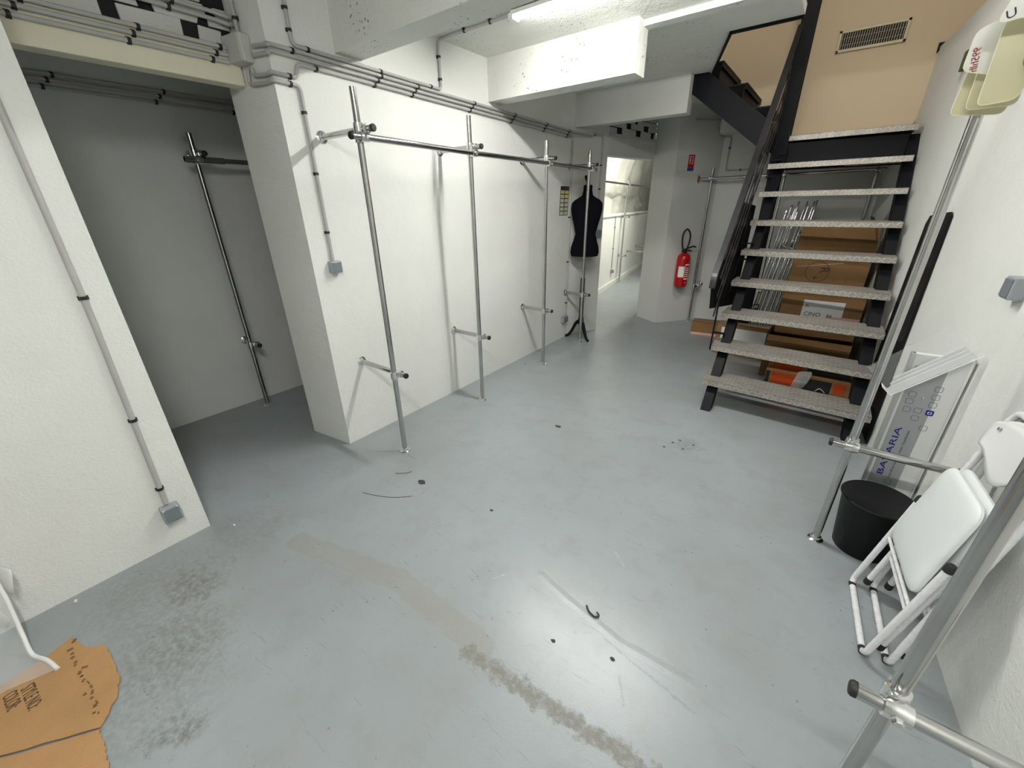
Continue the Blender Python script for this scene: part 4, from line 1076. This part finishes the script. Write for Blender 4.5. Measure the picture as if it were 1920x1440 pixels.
plate(2.10, [(1838, 122), (1808, 207), (1905, 196), (1970, 40), (1910, 10)], 'yellowed plastic tag second from the rail end', 'tag_yellow')
o = plate(2.06, [(1832, 58), (1803, 134), (1850, 139), (1925, 140), (1975, 30), (1890, 30)], 'milky plastic tag with red handwritten number', 'tag_white')
p0, p1 = PY(1836, 84, 2.058), PY(1826, 132, 2.058)
text('lettering', '995hlh', .024, PY(1841, 86, 2.0570), (p1-p0), Vector((-1, 0, .25)), 'red_ink', o, width=.062)
o['label'] = 'milky plastic tag with red handwritten characters'
plate(2.0, [(1884, 46), (1830, 200), (1905, 186), (1990, 60), (1970, -20), (1910, 5)], 'yellowed plastic tag in front of the red handwriting', 'tag_yellow')
o = plate(1.93, [(1896, 0), (1868, 46), (1925, 30), (2000, 40), (2040, -90), (1950, -60)], 'milky plastic tag with black handwritten letters', 'tag_white')
text('lettering', 'U 1', .03, PY(1886, 38, 1.928), PY(1920, 22, 1.928)-PY(1886, 38, 1.928), Vector((0, 0, 1)), 'black_ink', o)

# ------------------------------------------------------------------ flattened carton and plastic bag on the floor
def wob(pts, amp, n=6):
    out = []
    for i in range(len(pts)):
        a, b = Vector(pts[i]), Vector(pts[(i+1) % len(pts)])
        for j in range(n):
            p = a.lerp(b, j/n)
            if j: p += Vector((random.uniform(-amp, amp), random.uniform(-amp, amp)))
            out.append(p)
    return out
t = thing('flattened_carton', 'torn flattened cardboard sheet with printed words on the floor', 'cardboard', (-1.9, -.3, 0))
up1 = [F(a, b) for a, b in ((190, 1366), (218, 1315), (226, 1282), (220, 1252), (198, 1212), (163, 1216), (135, 1198), (82, 1238), (0, 1290))]+[Vector((-2.2, -.62, 0)), Vector((-1.78, -.47, 0))]
MB().prism([(p.x, p.y, .004) for p in wob([(q.x, q.y) for q in up1], .004)], (0, 0, .005)).build('panel', 'card2', t, smooth=False)
lo = [F(a, b) for a, b in ((189, 1370), (197, 1400), (206, 1440))]+[Vector((-1.30, -.30, 0)), Vector((-1.45, -.62, 0)), Vector((-1.775, -.478, 0))]
MB().prism([(p.x, p.y, .003) for p in wob([(q.x, q.y) for q in lo], .003)], (0, 0, .005)).build('panel', 'card2', t, smooth=False)
a, b = F(40, 1290, .01), F(58, 1338, .01)
yv = F(58, 1285, .01)-F(40, 1290, .01)
text('lettering', 'STYLE NO:', .052, F(38, 1294, .0095), b-a, yv, 'brown_ink', t, width=.125)
text('lettering', 'COLOR:', .052, F(4, 1308, .0095), b-a, yv, 'brown_ink', t, width=.085)
# torn liner along the sheet
m = MB(); rr = random.Random(5)
pth = [F(135, 1203, .01), F(150, 1245, .01), F(160, 1275, .01), F(172, 1310, .01), F(185, 1350, .01)]
for i in range(len(pth)-1):
    for k in range(5):
        p = pth[i].lerp(pth[i+1], k/5)+Vector((rr.uniform(-.012, .012), rr.uniform(-.012, .012), .001))
        a = rr.uniform(0, 3.1); e = Vector((math.cos(a), math.sin(a), 0))
        m.obox(p, e*rr.uniform(.003, .009), Vector((-e.y, e.x, 0))*rr.uniform(.002, .005), Vector((0, 0, .0012)))
m.build('torn_liner', 'card3', t, smooth=False)['kind'] = 'stuff'
# clear plastic bag with a white hem cord and a curled white corner
t = thing('plastic_bag', 'clear plastic bag with white hem cord beside the cardboard sheet', 'bag', (-2.2, -.4, 0))
from mathutils import noise as mnz
cordp = [F(108, 1254, .012), F(88, 1238, .012), F(60, 1226, .012), F(42, 1190, .06), F(24, 1150, .14), F(6, 1112, .22), F(-30, 1050, .34)]
cb = bez(cordp, 8)
MB().tube(cb, .0075, 10).build('hem_cord', 'white_plastic', t)
edge2 = [F(108, 1254, .012), F(70, 1270, .012), F(30, 1287, .012), F(0, 1300, .012), F(-30, 1312, .012), F(-80, 1330, .012), F(-140, 1350, .012)]
eb = bez(edge2, 8)
def bagf(a, b):
    i = min(len(cb)-1, int(b*(len(cb)-1))); p = cb[i].lerp(eb[min(i, len(eb)-1)], a)
    k = a*(1-a)*4
    return p+Vector((0, 0, .05*k*b+.012*mnz.noise(Vector((a*6, b*9, 2)))*b))
MB().grid(bagf, 14, 40).build('film', 'film', t)
def curl(a, b):
    ang = -1.2+a*2.6; base = F(-30, 1085, .22).lerp(F(28, 1098, .22), b)
    return base+Vector((.03*math.cos(ang), .015*math.sin(ang), .05*a+.03*math.sin(ang)))
MB().grid(curl, 14, 8).build('curled_corner', 'white_plastic', t, solid=.0015)
def curl2(a, b):
    base = F(-40, 1150, .12).lerp(F(18, 1160, .12), b*(1-.35*abs(a-.5)*2))
    return base+Vector((.015*math.sin(a*5), 0, (a-.5)*.13))
MB().grid(curl2, 12, 6).build('folded_side', 'white_plastic', t, solid=.0015)

# ------------------------------------------------------------------ bits lying on the floor
def bit(name, label, px, pts, r, mat='debris', cat='debris'):
    o = F(*px); 
    tag(MB().tube([o+Vector((a, b, r+.0005+c_)) for a, b, c_ in bez(pts, 5)] if len(pts) > 2 else [o+Vector((a, b, r+.0005+c_)) for a, b, c_ in pts], r, 6).build(name, mat), label, cat)
bit('dry_leaf_scrap', 'dark curled scrap beside the white scrape on the floor', (1108, 1150), [(-.03, .02, 0), (-.01, 0, .002), (.02, -.008, 0), (.034, .004, .004), (.02, .012, .006)], .004)
def chipf(name, label, px, s, mat='debris', z=.003, cat='debris', ang=0):
    o = F(*px); rr = random.Random(int(px[0]))
    n = 7; pts = [(o.x+s*math.cos(2*math.pi*i/n+ang)*rr.uniform(.6, 1.2), o.y+s*.6*math.sin(2*math.pi*i/n+ang)*rr.uniform(.6, 1.2), .0004) for i in range(n)]
    tag(MB().prism(pts, (0, 0, z)).build(name, mat, smooth=False), label, cat)
chipf('paint_flake', 'loose grey paint flake at the end of a scratched line', (790, 904), .035)
bit('wire_scrap', 'bent dark wire scrap near the loose paint flake', (755, 888), [(-.04, -.03, 0), (.02, .02, 0), (.03, .05, 0)], .0015)
bit('wire_scrap', 'long broken dark wire leading to the paint flake', (720, 932), [(-.14, -.05, 0), (-.05, -.02, 0), (.05, .03, 0), (.13, .1, 0)], .0013)
chipf('grit', 'small dark flake in the middle of the floor', (922, 957), .012)
chipf('grit', 'grey flake on the floor between rack and stairs', (1047, 800), .03)
chipf('plaster_crumb', 'white plaster crumb on the floor below the socket', (143, 1128), .011, 'dust', .006)
chipf('plaster_crumb', 'white plaster crumb beside the corner of the bright wall', (440, 985), .012, 'dust', .004)
chipf('bead', 'tiny red bead on the floor by the third upright', (984, 683), .008, 'red_bead', .006)
chipf('grit', 'dark grit inside the lamp reflection', (1038, 1202), .012)
chipf('grit', 'second dark grit lower in the lamp reflection', (1148, 1236), .013)
for i, (a, b) in enumerate(((1245, 838), (1262, 830), (1280, 842), (1300, 835), (1275, 826))):
    chipf('grit', 'crumb of dark grit in the scuffed patch in front of the stairs', (a, b), .010)
for o in bpy.data.objects:
    if o.get('label', '').startswith('crumb of dark grit'): o['group'] = 'grit in front of the stairs'
